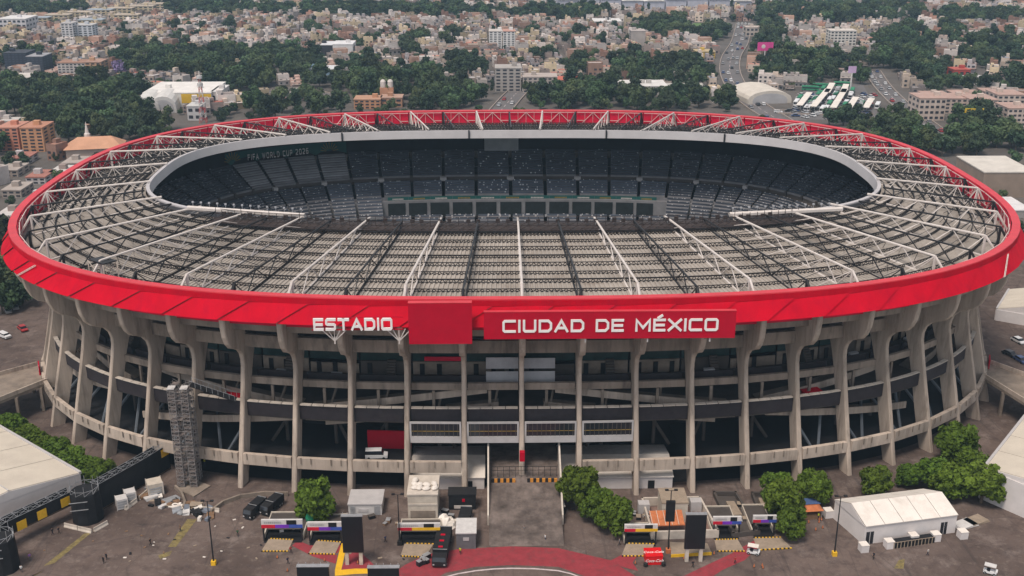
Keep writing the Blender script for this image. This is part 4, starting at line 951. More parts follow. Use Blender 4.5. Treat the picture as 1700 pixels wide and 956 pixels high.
for u, v, c_, lb in ((1602,872,M_GREYW,'stack of pale boards lying right of the marquee'),(1620,866,M_TAN,'stack of tan boards lying right of the marquee')):
    p = G(u, v, .02); e_ = empty('board_stack', p, lb, 'boards', rz=.4)
    for j in range(3): inst('board', MB().box(-2.6+.2*j,2.6-.1*j,-1.3,1.3+.15*j,.02+.14*j,.15+.14*j).mesh('board', c_), e_, rz=.04*j)
for u, v, m_, lb in ((1345,858,M_ORT,'low food stall with orange front near the right trees'),(1340,846,mat('stall_blue',(.05,.09,.2),.8),'low blue stall behind the right trees'),(1330,838,M_SIGNR,'small red canopy stall behind the right trees')):
    p = G(u, v, .02); e_ = empty('market_stall', p, lb, 'stall', rz=.1); inst('counter_box', MB().box(-2,2,-1,1,0,1.1).mesh('counter_box', M_BROWN), e_)
    inst('canopy', MB().add([(-2.3,-1.5,2.2),(2.3,-1.5,2.2),(2.3,1.3,2.2),(-2.3,1.3,2.2),(-1.2,-.1,2.9),(1.2,-.1,2.9)],[(0,1,5,4),(1,2,5),(2,3,4,5),(3,0,4),(0,3,2,1)]).mesh('canopy', m_), e_)
    for x in (-2,2):
        for y in (-1.2,1.1): inst('post', MB().box(x-.05,x+.05,y-.05,y+.05,0,2.2).mesh('post', M_ALU), e_)
# green shade ball under the round tree
p_ = G(518,872,.02); e_ = empty('green_umbrella', p_, 'green closed umbrella by the underpass below the round tree', 'umbrella'); inst('canopy', MB().lathe([(.05,3.4),(.9,2.9),(1.3,2.0),(1.1,1.0),(.2,.9)][::-1], 12).mesh('canopy', mat('umbrella_green',(.01,.16,.08),.7)), e_); inst('pole', MB().box(-.05,.05,-.05,.05,0,3.6).mesh('pole', M_ALU), e_)
for pts, lb in (([(-60,640),(62,607),(80,634),(-60,690)],'pale elevated walkway joining the stadium on the left'),([(1635,628),(1644,604),(1770,650),(1770,712)],'pale elevated walkway joining the stadium on the right')):
    q4 = [G(u,v,7.2) for u,v in pts]; e_ = empty('elevated_walkway', Vector((q4[0].x,q4[0].y,0)), lb, 'walkway')
    MB().hexa([p-Vector((0,0,.7)) for p in q4], q4).build('deck', M_CONC2, e_)
    for i0,i1 in (((0,1),(3,2)) if pts[0][0] < 0 else ((1,2),(0,3))):
        MB().wall(q4[i0], q4[i1], .3, 7.204, 8.3).build('parapet', M_CONC, e_)
        for f_ in (.25,.6,.9): p = q4[i0].lerp(q4[i1], f_); MB().box(p.x-.35,p.x+.35,p.y-.35,p.y+.35,0,6.5).build('pier', M_CONC2, e_)
# big halls at both edges
def hall(name, A, B, C, he, hr, label, back=1.6):
    """A-B is the gable end facing the plaza, B-C one long side"""
    e = empty(name, A, label, 'building'); u_ = Vector((0,0,1)); D_ = A+(C-B)
    MB().wall(A, B, .3, 0, he).build('gable_wall', M_TENTW, e); MB().wall(B, C, .3, 0, he).build('side_wall', M_TENTW, e); MB().wall(C, D_, .3, 0, he).build('gable_wall', M_TENTW, e); MB().wall(D_, A, .3, 0, he).build('side_wall', M_TENTW, e)
    M1, M2 = (A+B)/2, (C+D_)/2
    for (E0,E1) in ((A,D_),(B,C)):
        for j in range(6):
            a0, a1 = j/6+.0015, (j+1)/6-.0015
            lo = [E0.lerp(E1,a0)+u_*(he+.01), E0.lerp(E1,a1)+u_*(he+.01), M1.lerp(M2,a1)+u_*hr, M1.lerp(M2,a0)+u_*hr]; MB().hexa(lo, [p+u_*.2 for p in lo]).build('roof_panel', M_HALLR, e)
    for (E0,E1) in ((A,D_),(B,C)): MB().bar(E0+u_*(he+.15), E1+u_*(he+.15), .42).build('gutter', M_FRAME, e)
    MB().bar(M1+u_*(hr+.25), M2+u_*(hr+.25), .14).build('ridge', M_FRAME, e)
    o2 = (A-D_).normalized()*.04
    MB().add([A+u_*he+o2, B+u_*he+o2, M1+u_*hr+o2, A+u_*he-o2*3, B+u_*he-o2*3, M1+u_*hr-o2*3], [(0,1,2),(3,5,4),(0,2,5,3),(1,4,5,2)]).build('gable', M_TENTW, e)
    return e
hB = G(139,823,.02); hA = G(6,875,.02); hA2 = hB+(hA-hB)*1.75; hC = hB+(G(0,740,.02)-hB)*1.7
hl = hall('exhibition_hall', hA2, hB, hC, 5.6, 7.6, 'large white flat gabled hall at the left edge of the plaza'); p = hA.lerp(hB,.14); MB().wall(p+Vector((0,-.1,0)), hA.lerp(hB,.22)+Vector((0,-.1,0)), .08, 1.0, 2.8).build('window', M_GLASS, hl)
rA, rB, rC = G(1626,826,.02), G(1740,876,.02), None
hall('event_hall', rB+(rB-rA)*.7, rA, rA+(G(1705,722,.02)-rA)*1.5, 7.5, 9.3, 'large white hall with low gabled roof at the right edge of the plaza')
hall('event_tent', G(1790,556,.02), G(1652,531,.02), G(1672,498,.02), 3.6, 7.0, 'white gabled tent outside the right end of the stadium')
fe = empty('striped_barrier', G(1635,820,.02), 'yellow and black striped fence in front of the right hall', 'barrier')
a_, b_ = G(1632,820,.02), G(1716,862,.02)
for j in range(26): p = a_.lerp(b_, j/26); q = a_.lerp(b_, (j+.6)/26); MB().wall(p, q, .08, .1, 1.3).build('fence_panel', M_YEL if j % 2 else M_BLACK, fe)
# black scaffold walk with yellow signs on the left
def scaffold_wall(pts, z0, z1, label, truss=True, signs=()):
    e = empty('scaffold_bridge', G(*pts[0]), label, 'scaffold')
    for p, q in zip(pts[:-1], pts[1:]):
        a, b = G(*p), G(*q); L = (b-a).length; n = (b-a).normalized(); s_ = Vector((-n.y,n.x,0))*2.4
        MB().wall(a, b, .1, z0, z1).build('scrim', M_MESHB, e); MB().wall(a+s_, b+s_, .1, z0, z1).build('scrim', M_MESHB, e)
        MB().hexa([a+Vector((0,0,z0+.1)),b+Vector((0,0,z0+.1)),b+s_+Vector((0,0,z0+.1)),a+s_+Vector((0,0,z0+.1))],[a+Vector((0,0,z0+.3)),b+Vector((0,0,z0+.3)),b+s_+Vector((0,0,z0+.3)),a+s_+Vector((0,0,z0+.3))]).build('deck', M_BROWN, e)
        t = MB(); m = max(3, int(L/2.2))
        for j in range(m):
            c0, c1 = a.lerp(b, j/m), a.lerp(b, (j+1)/m); U = Vector((0,0,z1))
            t.bar(c0+U, c1+U, .05).bar(c0+s_+U, c1+s_+U, .05).bar(c0+U+Vector((0,0,1.1)), c1+U+Vector((0,0,1.1)), .05).bar(c0+U, c1+U+Vector((0,0,1.1)), .04).bar(c0+U, c0+s_+U, .05).bar(c0+U, c0+U+Vector((0,0,1.1)), .05).bar(c0+s_+U, c1+U, .04)
        if truss: t.build('truss', M_ALU, e)
    for u, v, w in signs:
        pass
    return e
sb = scaffold_wall([(-40,950),(18,912),(128,858)], 3.2, 6.4, 'black scrim covered scaffold bridge in front of the left hall')
for f_ in (.42,.62,.86):
    p = G(-40,950).lerp(G(128,858), f_); d_ = (G(128,858)-G(18,912)).normalized(); q = p+d_*2.1; o2 = Vector((d_.y,-d_.x,0))*.12; MB().wall(p+o2, q+o2, .04, 3.9, 5.9).build('yellow_sign', M_YEL, sb)
sc2 = scaffold_wall([(168,848),(240,806),(284,778)], .1, 6.4, 'black scrim covered scaffold wall running to the scaffold tower')
for f_ in (.62,.88):
    p = G(168,848).lerp(G(284,778), f_); d_ = (G(284,778)-G(168,848)).normalized(); q = p+d_*2.3; o2 = Vector((d_.y,-d_.x,0))*.12; MB().wall(p+o2, q+o2, .04, 4.0, 5.9).build('yellow_sign', M_YEL, sc2)
def pillar(u0, u1, vb, z1, label):
    uc = (u0+u1)/2; p = G(uc, vb, .02); w = (u1-u0)*MPP(uc, vb)/2; e = empty('scaffold_pillar', p, label, 'scaffold')
    ring_ = MB().lathe([(w,0),(w*.98,z1*.5),(w*.93,z1)], 10, (p.x,p.y+w,p.z)); ring_.build('scrim', M_MESHB, e); t = MB()
    for j in range(10):
        a = 2*math.pi*j/10; b = 2*math.pi*(j+1)/10; A = Vector((p.x+w*.9*math.cos(a),p.y+w+w*.9*math.sin(a),z1)); B = Vector((p.x+w*.9*math.cos(b),p.y+w+w*.9*math.sin(b),z1)); t.bar(A, A+Vector((0,0,1.6+rnd.random())), .05).bar(A+Vector((0,0,1)), B+Vector((0,0,1)), .05).bar(A, B+Vector((0,0,1)), .04)
    t.build('truss', M_ALU, e)
    for j in range(2): MB().bar((p.x-w*.7,p.y-.12,z1*.55+1.8*j),(p.x+w*.5,p.y-.12,z1*.62+1.8*j),.09).build('band', M_ALU, e)
pillar(113,164,874,6.8,'round black scrim pillar at the corner of the left hall')
pillar(-26,23,958,7.0,'black scrim pillar cut by the lower left corner')
# pale scaffold tower
tb = [G(289,812,.0),G(322,826,.0),G(350,808,.0),G(318,796,.0)]; e_ = empty('scaffold_tower', G(312,806,.02), 'tall pale scaffold tower of stacked tubes against the left columns', 'scaffold')
MB().hexa([p+Vector((0,0,.02)) for p in tb],[p+Vector((0,0,.35)) for p in tb]).build('base_slab', M_CONC2, e_)
c0 = G(313,806,.35); W_ = 2.3; HT_ = HT(300,806,642); M_SCA = mat('galvanised_tube', (.27,.25,.245), .5, .3, 2.0, metal=.2)
M_SCB = mat('scaffold_boards', (.17,.14,.13), .9, .4, 1.5)
for cx_ in (-W_+.9, W_-.9):
    for cy_ in (0, 3.2):
        t = MB(); x_, y_ = c0.x+cx_, c0.y+cy_
        for dx in (-.75,.75):
            for dy in (-.75,.75): t.bar((x_+dx,y_+dy,.35),(x_+dx,y_+dy,HT_),.06,4)
        n = int(HT_/.9)
        for j in range(n):
            z = .6+j*.9
            for a,b in (((-.75,-.75),(.75,-.75)),((.75,-.75),(.75,.75)),((.75,.75),(-.75,.75)),((-.75,.75),(-.75,-.75))): t.bar((x_+a[0],y_+a[1],z),(x_+b[0],y_+b[1],z),.05,4); t.bar((x_+a[0],y_+a[1],z),(x_+b[0],y_+b[1],z+.9),.035,3)
        tag(t.build('tube_stack', M_SCA, e_), kind='stuff')
        bd = MB()
        for j in range(n):
            if (j*7+int(cx_)) % 3: bd.box(x_-.7,x_+.7,y_-.7,y_+.7,.68+j*.9,.74+j*.9)
        tag(bd.build('board_set', M_SCB, e_), kind='stuff')
for j in range(6):
    z = 2+j*HT_/6.5; MB().box(c0.x-W_+1.7,c0.x+W_-1.7,c0.y-.6,c0.y+.5,z,z+.15).build('landing', M_SCB, e_)
    MB().bar((c0.x-W_+1,c0.y-.8,z+1),(c0.x+W_-1,c0.y-.8,z+1),.06).build('guard_rail', M_SCA, e_)
    MB().bar((c0.x-W_+1.7,c0.y+1.6,z),(c0.x+W_-1.7,c0.y+1.6,z+HT_/6.5),.12).build('stringer', M_SCA, e_)
for x_ in (-W_+.1, W_-1.7): MB().box(c0.x+x_,c0.x+x_+1.6,c0.y-.9,c0.y+.9,HT_,HT_+.2).build('top_deck', M_GREYW, e_)
a_ = Vector((c0.x+W_,c0.y+2,HT_)); b_ = P(-5.15,6.0,19.2)
st = MB().hexa([a_+Vector((0,-1,-.2)),b_+Vector((0,-1,-.2)),b_+Vector((0,1,-.2)),a_+Vector((0,1,-.2))],[a_+Vector((0,-1,0)),b_+Vector((0,-1,0)),b_+Vector((0,1,0)),a_+Vector((0,1,0))]); st.build('gangway', M_BLACK, e_)
for s_ in (-1,1):
    r_ = MB().bar(a_+Vector((0,s_,1.2)), b_+Vector((0,s_,1.2)), .06)
    for j in range(9): p = a_.lerp(b_, j/8)+Vector((0,s_,0)); r_.bar(p, p+Vector((0,0,1.2)), .045)
    r_.build('gangway_rail', M_ALU, e_)
# generators, containers, barriers and debris beside the scaffold
def unit(u, v, lb, m_=M_GREYW, s=2.3, h=2.5):
    e = empty('generator', G(u, v, .02), lb, 'generator', rz=.45); inst('casing', MB().box(-s/2,s/2,-s/2,s/2,.15,h).mesh('casing', m_), e)
    for x in (-s/2,s/2):
        for y in (-s/2,s/2): inst('frame_post', MB().box(x-.07,x+.07,y-.07,y+.07,0,h+.15).mesh('frame_post', M_WHITE), e)
    for j in range(3): inst('grille', MB().box(-s*.4,s*.4,-s/2-.05,-s/2-.004,.5+j*.6,.9+j*.6).mesh('grille', M_ALU), e)
unit(203,842,'white framed generator unit, front left one of the pair'); unit(217,831,'white framed generator unit, rear right one of the pair'); unit(258,818,'grey site cabinet beside the black scaffold wall',M_BEIGE,3.2,3.0)
def jersey(u0, v0, u1, v1, lb):
    a, b = G(u0,v0,.02), G(u1,v1,.02); e = empty('concrete_barrier', a, lb, 'barrier'); d = (b-a).normalized(); s = Vector((-d.y,d.x,0))
    for j in range(2):
        p, q = a.lerp(b, j/2+.01), a.lerp(b, (j+1)/2-.01)
        pr = [(-.3,0),(-.3,.12),(-.1,.45),(-.08,.95),(.08,.95),(.1,.45),(.3,.12),(.3,0)]; n = len(pr)
        MB().add([c+s*x+Vector((0,0,z)) for c in (p,q) for x, z in pr], [(i,(i+1)%n,n+(i+1)%n,n+i) for i in range(n)]+[tuple(range(n-1,-1,-1)),tuple(range(n,2*n))]).build('barrier_block', M_CAP, e)
jersey(107,874,153,885,'pale concrete barrier in front of the round black pillar'); jersey(156,883,179,870,'pale concrete barrier right of the round black pillar'); jersey(208,847,227,833,'pale concrete barrier beside the generators'); jersey(231,830,248,816,'pale concrete barrier behind the generators'); jersey(330,846,365,850,'pale concrete barrier behind the debris pile')
pal = [M_GREYW, M_TENT, M_BROWN, M_CONCD, mat('debris_blue',(.16,.18,.22),.8), M_TAN, M_ALU, M_MESHB]
for i in range(46):
    f = rnd.random(); u = 240+110*f+rnd.gauss(0,4); v = 826+30*f+rnd.gauss(0,5)
    p = G(u, v, .02); s = rnd.uniform(.5,1.6); mb = MB().box(-s,s,-s*.6,s*.6,0,rnd.uniform(.15,.9)); mb.v = [(x+rnd.uniform(-.2,.2)*s,y+rnd.uniform(-.2,.2)*s,max(0,z+rnd.uniform(-.1,.2)*s)) for x,y,z in mb.v]
    m_ = pal[i % 8]; o_ = inst('debris', mb.mesh('debris', m_), None, p, rnd.random()*6); tag(o_, 'piece of building debris in the pile beside the scaffold tower', 'debris', 'debris pile by the scaffold')
for i in range(34):
    u = rnd.uniform(200,900) if i % 2 else rnd.uniform(60,420); v = rnd.uniform(862,935); p = G(u, v, .02); s = rnd.uniform(.15,.5)
    mb = MB().box(-s,s,-s*.5,s*.5,0,.12); o_ = inst('litter', mb.mesh('litter', [M_TENT,M_TAN,M_BROWN,M_MESHB][i % 4]), None, p, rnd.random()*6); tag(o_, 'scrap of litter lying on the plaza asphalt', 'litter', 'litter on the plaza')
for i,(u,v,lb,sh,pa) in enumerate([(88,888,'person in dark clothes walking left of the pair near the black pillar',(.02,.02,.025),(.02,.02,.03)),(98,886,'person in dark clothes walking right of the pair near the black pillar',(.03,.03,.04),(.02,.02,.02)),(50,930,'person in a purple top standing alone on the left plaza',(.22,.10,.30),(.10,.10,.12)),(36,950,'person in a white top near the lower left corner',(.55,.55,.55),(.05,.05,.06)),(172,935,'person in black walking ahead on the left plaza',(.015,.015,.02),(.02,.02,.02)),(177,929,'person in black walking behind on the left plaza',(.02,.02,.03),(.015,.015,.02)),
      (478,936,'person in dark blue walking past the leftmost underpass',(.03,.035,.07),(.02,.02,.03)),(483,918,'person in red top by the leftmost underpass apron',(.3,.03,.03),(.02,.02,.03)),(977,852,'person with orange vest standing under the gate trees',(.6,.18,.03),(.10,.10,.12)),(1028,905,'person in grey clothes near the right gate trees',(.2,.2,.2),(.04,.04,.05)),(1358,862,'person in a yellow vest by the food stall',(.55,.6,.05),(.03,.03,.05)),(340,772,'person in a yellow vest under the left columns',(.5,.5,.05),(.03,.03,.05))]):
    person(u, v, lb, sh, pa, yaw=rnd.random()*6)

# flight cases and rigging round the event truck, cones, crates and more people
M_CASE = mat('flight_case', (.022,.022,.026), .6, .2, 1.0)
for i in range(16):
    u = 716+rnd.uniform(0,74); v = 852+rnd.uniform(0,36) if i < 11 else rnd.uniform(925,945); u = u if i < 11 else rnd.uniform(690,716)
    s = rnd.uniform(.45,.8); e_ = empty('flight_case', G(u,v,.03), 'black flight case among the rigging beside the event truck', 'case', 'flight cases by the event truck', rz=rnd.random()*3)
    inst('case_body', MB().box(-s,s,-s*.6,s*.6,.1,.1+s*1.3).mesh('case_body', M_CASE), e_); inst('case_edge', MB().box(-s-.03,s+.03,-s*.6-.03,s*.6+.03,.1+s*1.3+.002,.16+s*1.3).mesh('case_edge', M_ALU), e_)
for i in range(3):
    p = G(728+8*i,858+4*i,.03); e_ = empty('lighting_truss', p, 'aluminium lighting truss lying behind the event truck, '+['left','middle','right'][i]+' one', 'truss', rz=.3*i); mb = MB()
    for q in ((-.3,.1),(.3,.1),(0,.6)): mb.bar((q[0],-2.4,q[1]),(q[0],2.4,q[1]),.05)
    for j in range(8): y_ = -2.4+.6*j; mb.bar((-.3,y_,.1),(0,y_+.3,.6),.03).bar((0,y_+.3,.6),(.3,y_+.6,.1),.03).bar((-.3,y_,.1),(.3,y_+.3,.1),.03)
    inst('truss_frame', mb.mesh('truss_frame', M_ALU), e_)
for i in range(22):
    u, v = rnd.choice([(rnd.uniform(820,915),rnd.uniform(792,800)),(rnd.uniform(430,640),rnd.uniform(925,952)),(rnd.uniform(1030,1300),rnd.uniform(918,945)),(rnd.uniform(1340,1380),rnd.uniform(862,880))])
    if v < 801: continue
    e_ = empty('traffic_cone', G(u,v,.03), 'small orange traffic cone standing on the plaza', 'cone', 'traffic cones on the plaza'); inst('cone_body', MB().lathe([(.17,.05),(.14,.25),(.03,.72)],8).mesh('cone_body', M_ORT), e_); inst('cone_foot', MB().box(-.22,.22,-.22,.22,0,.05).mesh('cone_foot', M_BLACK), e_)
for i in range(26):
    u, v = rnd.choice([(rnd.uniform(580,660),rnd.uniform(856,872)),(rnd.uniform(1196,1240),rnd.uniform(834,870)),(rnd.uniform(1040,1075),rnd.uniform(842,862)),(rnd.uniform(1088,1180),rnd.uniform(893,900)),(rnd.uniform(460,520),rnd.uniform(862,884))])
    s = rnd.uniform(.3,.75); e_ = empty('crate', G(u,v,.04), 'small crate among the clutter round the plaza kiosks', 'crate', 'crates round the plaza kiosks', rz=rnd.random()*3)
    inst('crate_body', MB().box(-s,s,-s*.7,s*.7,0,s).mesh('crate_body', rnd.choice([M_BROWN,M_MESHB,M_GREYW,M_CONCD])), e_); inst('crate_lid', MB().box(-s-.03,s+.03,-s*.7-.03,s*.7+.03,s+.002,s+.08).mesh('crate_lid', rnd.choice([M_TAN,M_CONCD,M_ALU])), e_)
for u,v,lb,sh,pa in [(640,900,'person in dark blue beside the light pole near the service block',(.03,.04,.09),(.02,.02,.03)),(700,938,'person in black left of the event truck',(.02,.02,.02),(.02,.02,.03)),(764,920,'person in a yellow vest right of the event truck',(.5,.5,.04),(.03,.03,.04)),(870,884,'person in grey walking up the gate driveway',(.18,.18,.19),(.04,.04,.05)),(905,898,'person in white at the foot of the gate driveway',(.55,.55,.55),(.06,.06,.09)),(1150,942,'person in black before the right LED screen',(.02,.02,.025),(.03,.03,.03)),(1220,936,'person in red near the golf cart',(.35,.03,.03),(.03,.03,.04)),(1450,928,'person in dark clothes before the marquee',(.03,.03,.04),(.02,.02,.02)),(1540,922,'person in a pale shirt before the marquee',(.5,.48,.45),(.05,.05,.07)),(300,882,'person in brown by the worn yellow marking',(.16,.10,.06),(.03,.03,.04)),(395,890,'person in dark green left of the first underpass',(.03,.08,.04),(.03,.03,.04)),(250,905,'person in black alone on the left plaza middle',(.02,.02,.02),(.02,.02,.02))]: person(u,v,lb,sh,pa,yaw=rnd.random()*6)
# ---------------------------------------------------------------- trees
def leaf_mat(name, col, hv=.03, vv=.28):
    m = mat(name, col, .75, .30, .35, objvar=vv, objhue=hv, spec=.15); return m
M_LEAFN = leaf_mat('ficus_leaves', (.075,.118,.014), .015, .18)
M_LEAFF = leaf_mat('tree_leaves', (.058,.086,.038), .035, .5)
M_LEAFB = leaf_mat('dark_tree_leaves', (.040,.062,.034), .035, .45)
M_JAC = leaf_mat('lilac_blossom', (.20,.15,.28), .01, .15)
M_BARK = mat('bark', (.10,.075,.055), .95, .25, 2.0)
def crown_mesh(name, seed, m, R=1.0, H=1.0, nclump=14, nleaf=900, ls=.16, tall=1.0, spread=.62, cr=(.26,.46)):
    """leaf cloud of unit radius with its foot at z=0; many small quads on the shells of uneven clumps"""
    r = np.random.default_rng(seed)
    cl = []
    for i in range(nclump):
        a = r.uniform(0, 2*math.pi); rr = spread*math.sqrt(r.uniform(0,1)); z = r.uniform(.28, 1.25)*tall
        lim = math.sqrt(max(.05, 1-((z/tall-.75)/.75)**2)); cl.append((rr*lim*math.cos(a), rr*lim*math.sin(a), z, r.uniform(*cr)))
    cl = np.array(cl); idx = r.integers(0, nclump, nleaf)
    d = r.normal(size=(nleaf,3)); d[:,2] += .25; d /= np.linalg.norm(d,axis=1)[:,None]
    c = cl[idx,:3]+d*cl[idx,3:4]*r.uniform(.55,1.12,(nleaf,1))
    n = d+r.normal(scale=.55,size=(nleaf,3)); n /= np.linalg.norm(n,axis=1)[:,None]
    t = np.cross(n, r.normal(size=(nleaf,3))); t /= np.linalg.norm(t,axis=1)[:,None]; b = np.cross(n,t)
    s = ls*r.uniform(.6,1.3,(nleaf,1)); w = s*r.uniform(.55,.9,(nleaf,1))
    V = np.concatenate([c-t*s-b*w*.4, c+b*w*-1.0, c+t*s+b*w*.2, c+b*w], 1).reshape(-1,3)
    V[:,2] = np.maximum(V[:,2], .02)
    me = bpy.data.meshes.new(name); me.vertices.add(len(V)); me.vertices.foreach_set('co', V.astype(np.float32).ravel())
    me.loops.add(nleaf*4); me.loops.foreach_set('vertex_index', np.arange(nleaf*4, dtype=np.int32)); me.polygons.add(nleaf)
    me.polygons.foreach_set('loop_start', np.arange(0,nleaf*4,4,dtype=np.int32)); me.materials.append(m); me.update(calc_edges=True); return me
def trunk_mesh(name, seed, h=.55, r0=.075, limbs=5):
    r = random.Random(seed); mb = MB(); mb.bar((0,0,-.02),(0.02,0.01,h),r0,7,0,r0*.6)
    for i in range(limbs):
        a = 2*math.pi*i/limbs+r.random(); p = (0.02,0.01,h*r.uniform(.75,1)); q = (.42*math.cos(a),.42*math.sin(a),h+r.uniform(.25,.6)); mb.bar(p,q,r0*.5,5,0,r0*.16)
    return mb.mesh(name, M_BARK)
TRUNKS = [trunk_mesh('trunk', i) for i in range(3)]
NEAR_CR = [crown_mesh('crown', 50+i, M_LEAFN, nclump=46, nleaf=7500, ls=.082, tall=.85, spread=.74, cr=(.16,.30)) for i in range(3)]
FAR_CR = [crown_mesh('crown', 10+i, [M_LEAFF,M_LEAFB,M_LEAFF,M_LEAFB,M_LEAFF,M_LEAFB,M_LEAFF][i], nclump=[14,18,12,16,20,15,13][i], nleaf=1300, ls=.115, cr=(.20,.40), spread=.68, tall=[.9,1.15,1.0,.8,1.05,1.3,.95][i]) for i in range(7)]
CYP = crown_mesh('crown', 99, M_LEAFB, nclump=16, nleaf=800, ls=.14, tall=2.6, spread=.3)
JAC = crown_mesh('crown', 98, M_JAC, nclump=12, nleaf=900, ls=.12, tall=.9)
def tree(p, R, ci, cm_, lift, label, group=None, squash=1.0, nm='tree'):
    e = empty(nm, p, label, 'tree', group, rz=rnd.random()*6.28)
    inst('trunk', TRUNKS[ci % 3], e, sc=(R,R,R*lift/.45)); inst('crown', cm_, e, (0,0,R*lift*.75), sc=(R,R,R*squash)); return e
FAR_CR_N = [FAR_CR[0], FAR_CR[3]]
NEAR_TREES = [(525,864,39,'round dense green tree over the left underpass entrance'),(958,846,41,'dense green tree right of the gate driveway, left one of two'),(1017,884,34,'dense green tree right of the gate driveway, right one of two'),
  (990,866,34,'dense green tree between the two gate trees, filling the clump'),(1545,812,34,'dense green tree behind the marquee, right of the small one'),(1606,806,38,'dense green tree behind the large tree by the right hall'),
  (1288,836,28,'dense green tree in the right group, at its far left'),(1348,838,30,'dense green tree in the right group behind the food stalls'),(1302,862,34,'dense green tree in the right group, middle one'),(1312,893,28,'dense green tree in the right group, nearest the orange apron'),
  (1452,824,32,'dense green tree behind the marquee, left one'),(1503,806,24,'small dense green tree behind the marquee, middle one'),(1572,826,38,'dense green tree behind the right end of the marquee'),(1628,834,42,'large dense green tree in front of the right hall'),(1588,766,40,'dense green tree between the stadium columns and the right hall')]
for i,(u,v,r,lb) in enumerate(NEAR_TREES):
    p = G(u,v,.02); tree(p, r*MPP(u,v)*(1.14 if 1250 < u < 1400 else 1.06), i, NEAR_CR[i % 3], .30, lb, squash=1.0 if u > 1400 else 1.2)
for i in range(15):
    f = i/14; u = -6+172*f; v = 716+84*f; p = G(u,v,.02); tree(p, (24+4*(i % 3))*MPP(u,v), i, NEAR_CR[i % 3], .25, 'dense green tree in the row behind the left hall, '+['first','second','third','fourth','fifth','sixth','seventh','eighth','ninth','tenth','eleventh','twelfth','thirteenth','fourteenth','fifteenth'][i]+' from the photo edge', 'tree row behind the left hall', squash=.8)

for i,(u,v) in enumerate([(2,462),(22,474),(44,486),(-8,486),(14,500),(36,508),(4,520),(-6,445)]):
    tree(G(u,v,.02), 5.4, i, FAR_CR_N[i % 2], .4, 'leafy tree left outside the stadium columns, '+['beside the rim','second from the rim','closest to the columns','at the photo edge','in the middle of the clump','lowest on the right','lowest on the left','highest at the edge'][i], 'trees left outside the stadium', squash=1.1)
# ---------------------------------------------------------------- the city behind
HCOL = [(.42,.36,.31),(.50,.43,.36),(.36,.30,.27),(.44,.29,.22),(.55,.52,.49),(.30,.27,.26),(.47,.34,.29),(.33,.20,.15),(.52,.44,.30),(.38,.37,.38),(.58,.55,.52),(.27,.22,.20)]
RCOL = [(.40,.35,.31),(.30,.24,.21),(.48,.44,.41),(.34,.19,.14),(.42,.38,.36),(.24,.21,.20),(.42,.12,.08),(.55,.54,.54),(.14,.20,.28)]
M_WIN = mat('far_window', (.035,.035,.045), .4, .2)
M_TANK = mat('water_tank', (.10,.09,.09), .6, .2)
HM = [mat('house_wall_%d' % i, tuple(x*k for x,k in zip(c,(.90,.86,.86))), .9, .15, .3, objvar=.42) for i, c in enumerate(HCOL)]
RM = [mat('house_roof_%d' % i, tuple(x*k for x,k in zip(c,(.90,.87,.87))), .9, .2, .15, objvar=.45, stain=(.18,.13,.11,.6), sscale=.3) for i, c in enumerate(RCOL)]
HWORD = ['cream','pale','dusky','salmon','white','grey','pinkish','brick brown','ochre','grey','white','brown']
def house_type(i):
    r = random.Random(100+i); w = r.uniform(5.5,10.5); d = r.uniform(6,11); h = r.choice([3.0,3.2,5.6,5.8,6.2,8.4]); wl = MB(); rf = MB(); wins = []; tk = MB()
    wl.box(-w/2,w/2,-d/2,d/2,0,h)
    pw = .22; ph = r.uniform(.3,1.0)
    for a in ((-w/2,w/2,-d/2,-d/2+pw),(-w/2,w/2,d/2-pw,d/2),(-w/2,-w/2+pw,-d/2+pw,d/2-pw),(w/2-pw,w/2,-d/2+pw,d/2-pw)): wl.box(*a,h+.004,h+ph)
    rf.box(-w/2+pw,w/2-pw,-d/2+pw,d/2-pw,h+.004,h+.1)
    if r.random() < .6: bw = w*r.uniform(.3,.5); x0 = r.choice([-w/2+.3,w/2-bw-.3]); wl.box(x0,x0+bw,d*.05,d/2-.3,h+.1,h+r.uniform(2.0,2.8))
    if r.random() < .3: rf.hexa([(-w/2,-d/2-1.6,h*.48),(w/2,-d/2-1.6,h*.48),(w/2,-d/2-.01,h*.52),(-w/2,-d/2-.01,h*.52)],[(-w/2,-d/2-1.6,h*.48+.15),(w/2,-d/2-1.6,h*.48+.15),(w/2,-d/2-.01,h*.52+.15),(-w/2,-d/2-.01,h*.52+.15)])
    for q in range(r.choice([0,1,1,2])): tk.lathe([(.62,0),(.65,1.1),(.4,1.45),(.12,1.55)],8,(r.uniform(-w*.3,w*.3),r.uniform(-d*.3,d*.3),h+.1))
    ns = max(1,int(h/2.9)); nw = 2 if w < 10 else 3
    for s in range(ns):
        for j in range(nw):
            x = -w/2+w*(j+.5)/nw; ww = r.uniform(.7,1.1); z = .9+2.85*s
            if r.random() < .9: wins.append((x-ww,x+ww,-d/2-.06,-d/2-.003,z,z+1.35))
        for sx in (-1,1):
            if r.random() < .5: y = r.uniform(-d*.25,d*.25); wins.append((sx*(w/2+.003) if sx > 0 else -w/2-.06, w/2+.06 if sx > 0 else -w/2-.003, y-.8,y+.8,.9+2.85*s,2.2+2.85*s))
    return dict(w=w,d=d,h=h,wall=wl,roof=rf,wins=wins,tank=tk,ci=i % len(HCOL),ri=([0,1,2,4,5,7,0,3,2,1,4,6,7,8][i % 14]))
HT_N = 26
HTY = [house_type(i) for i in range(HT_N)]
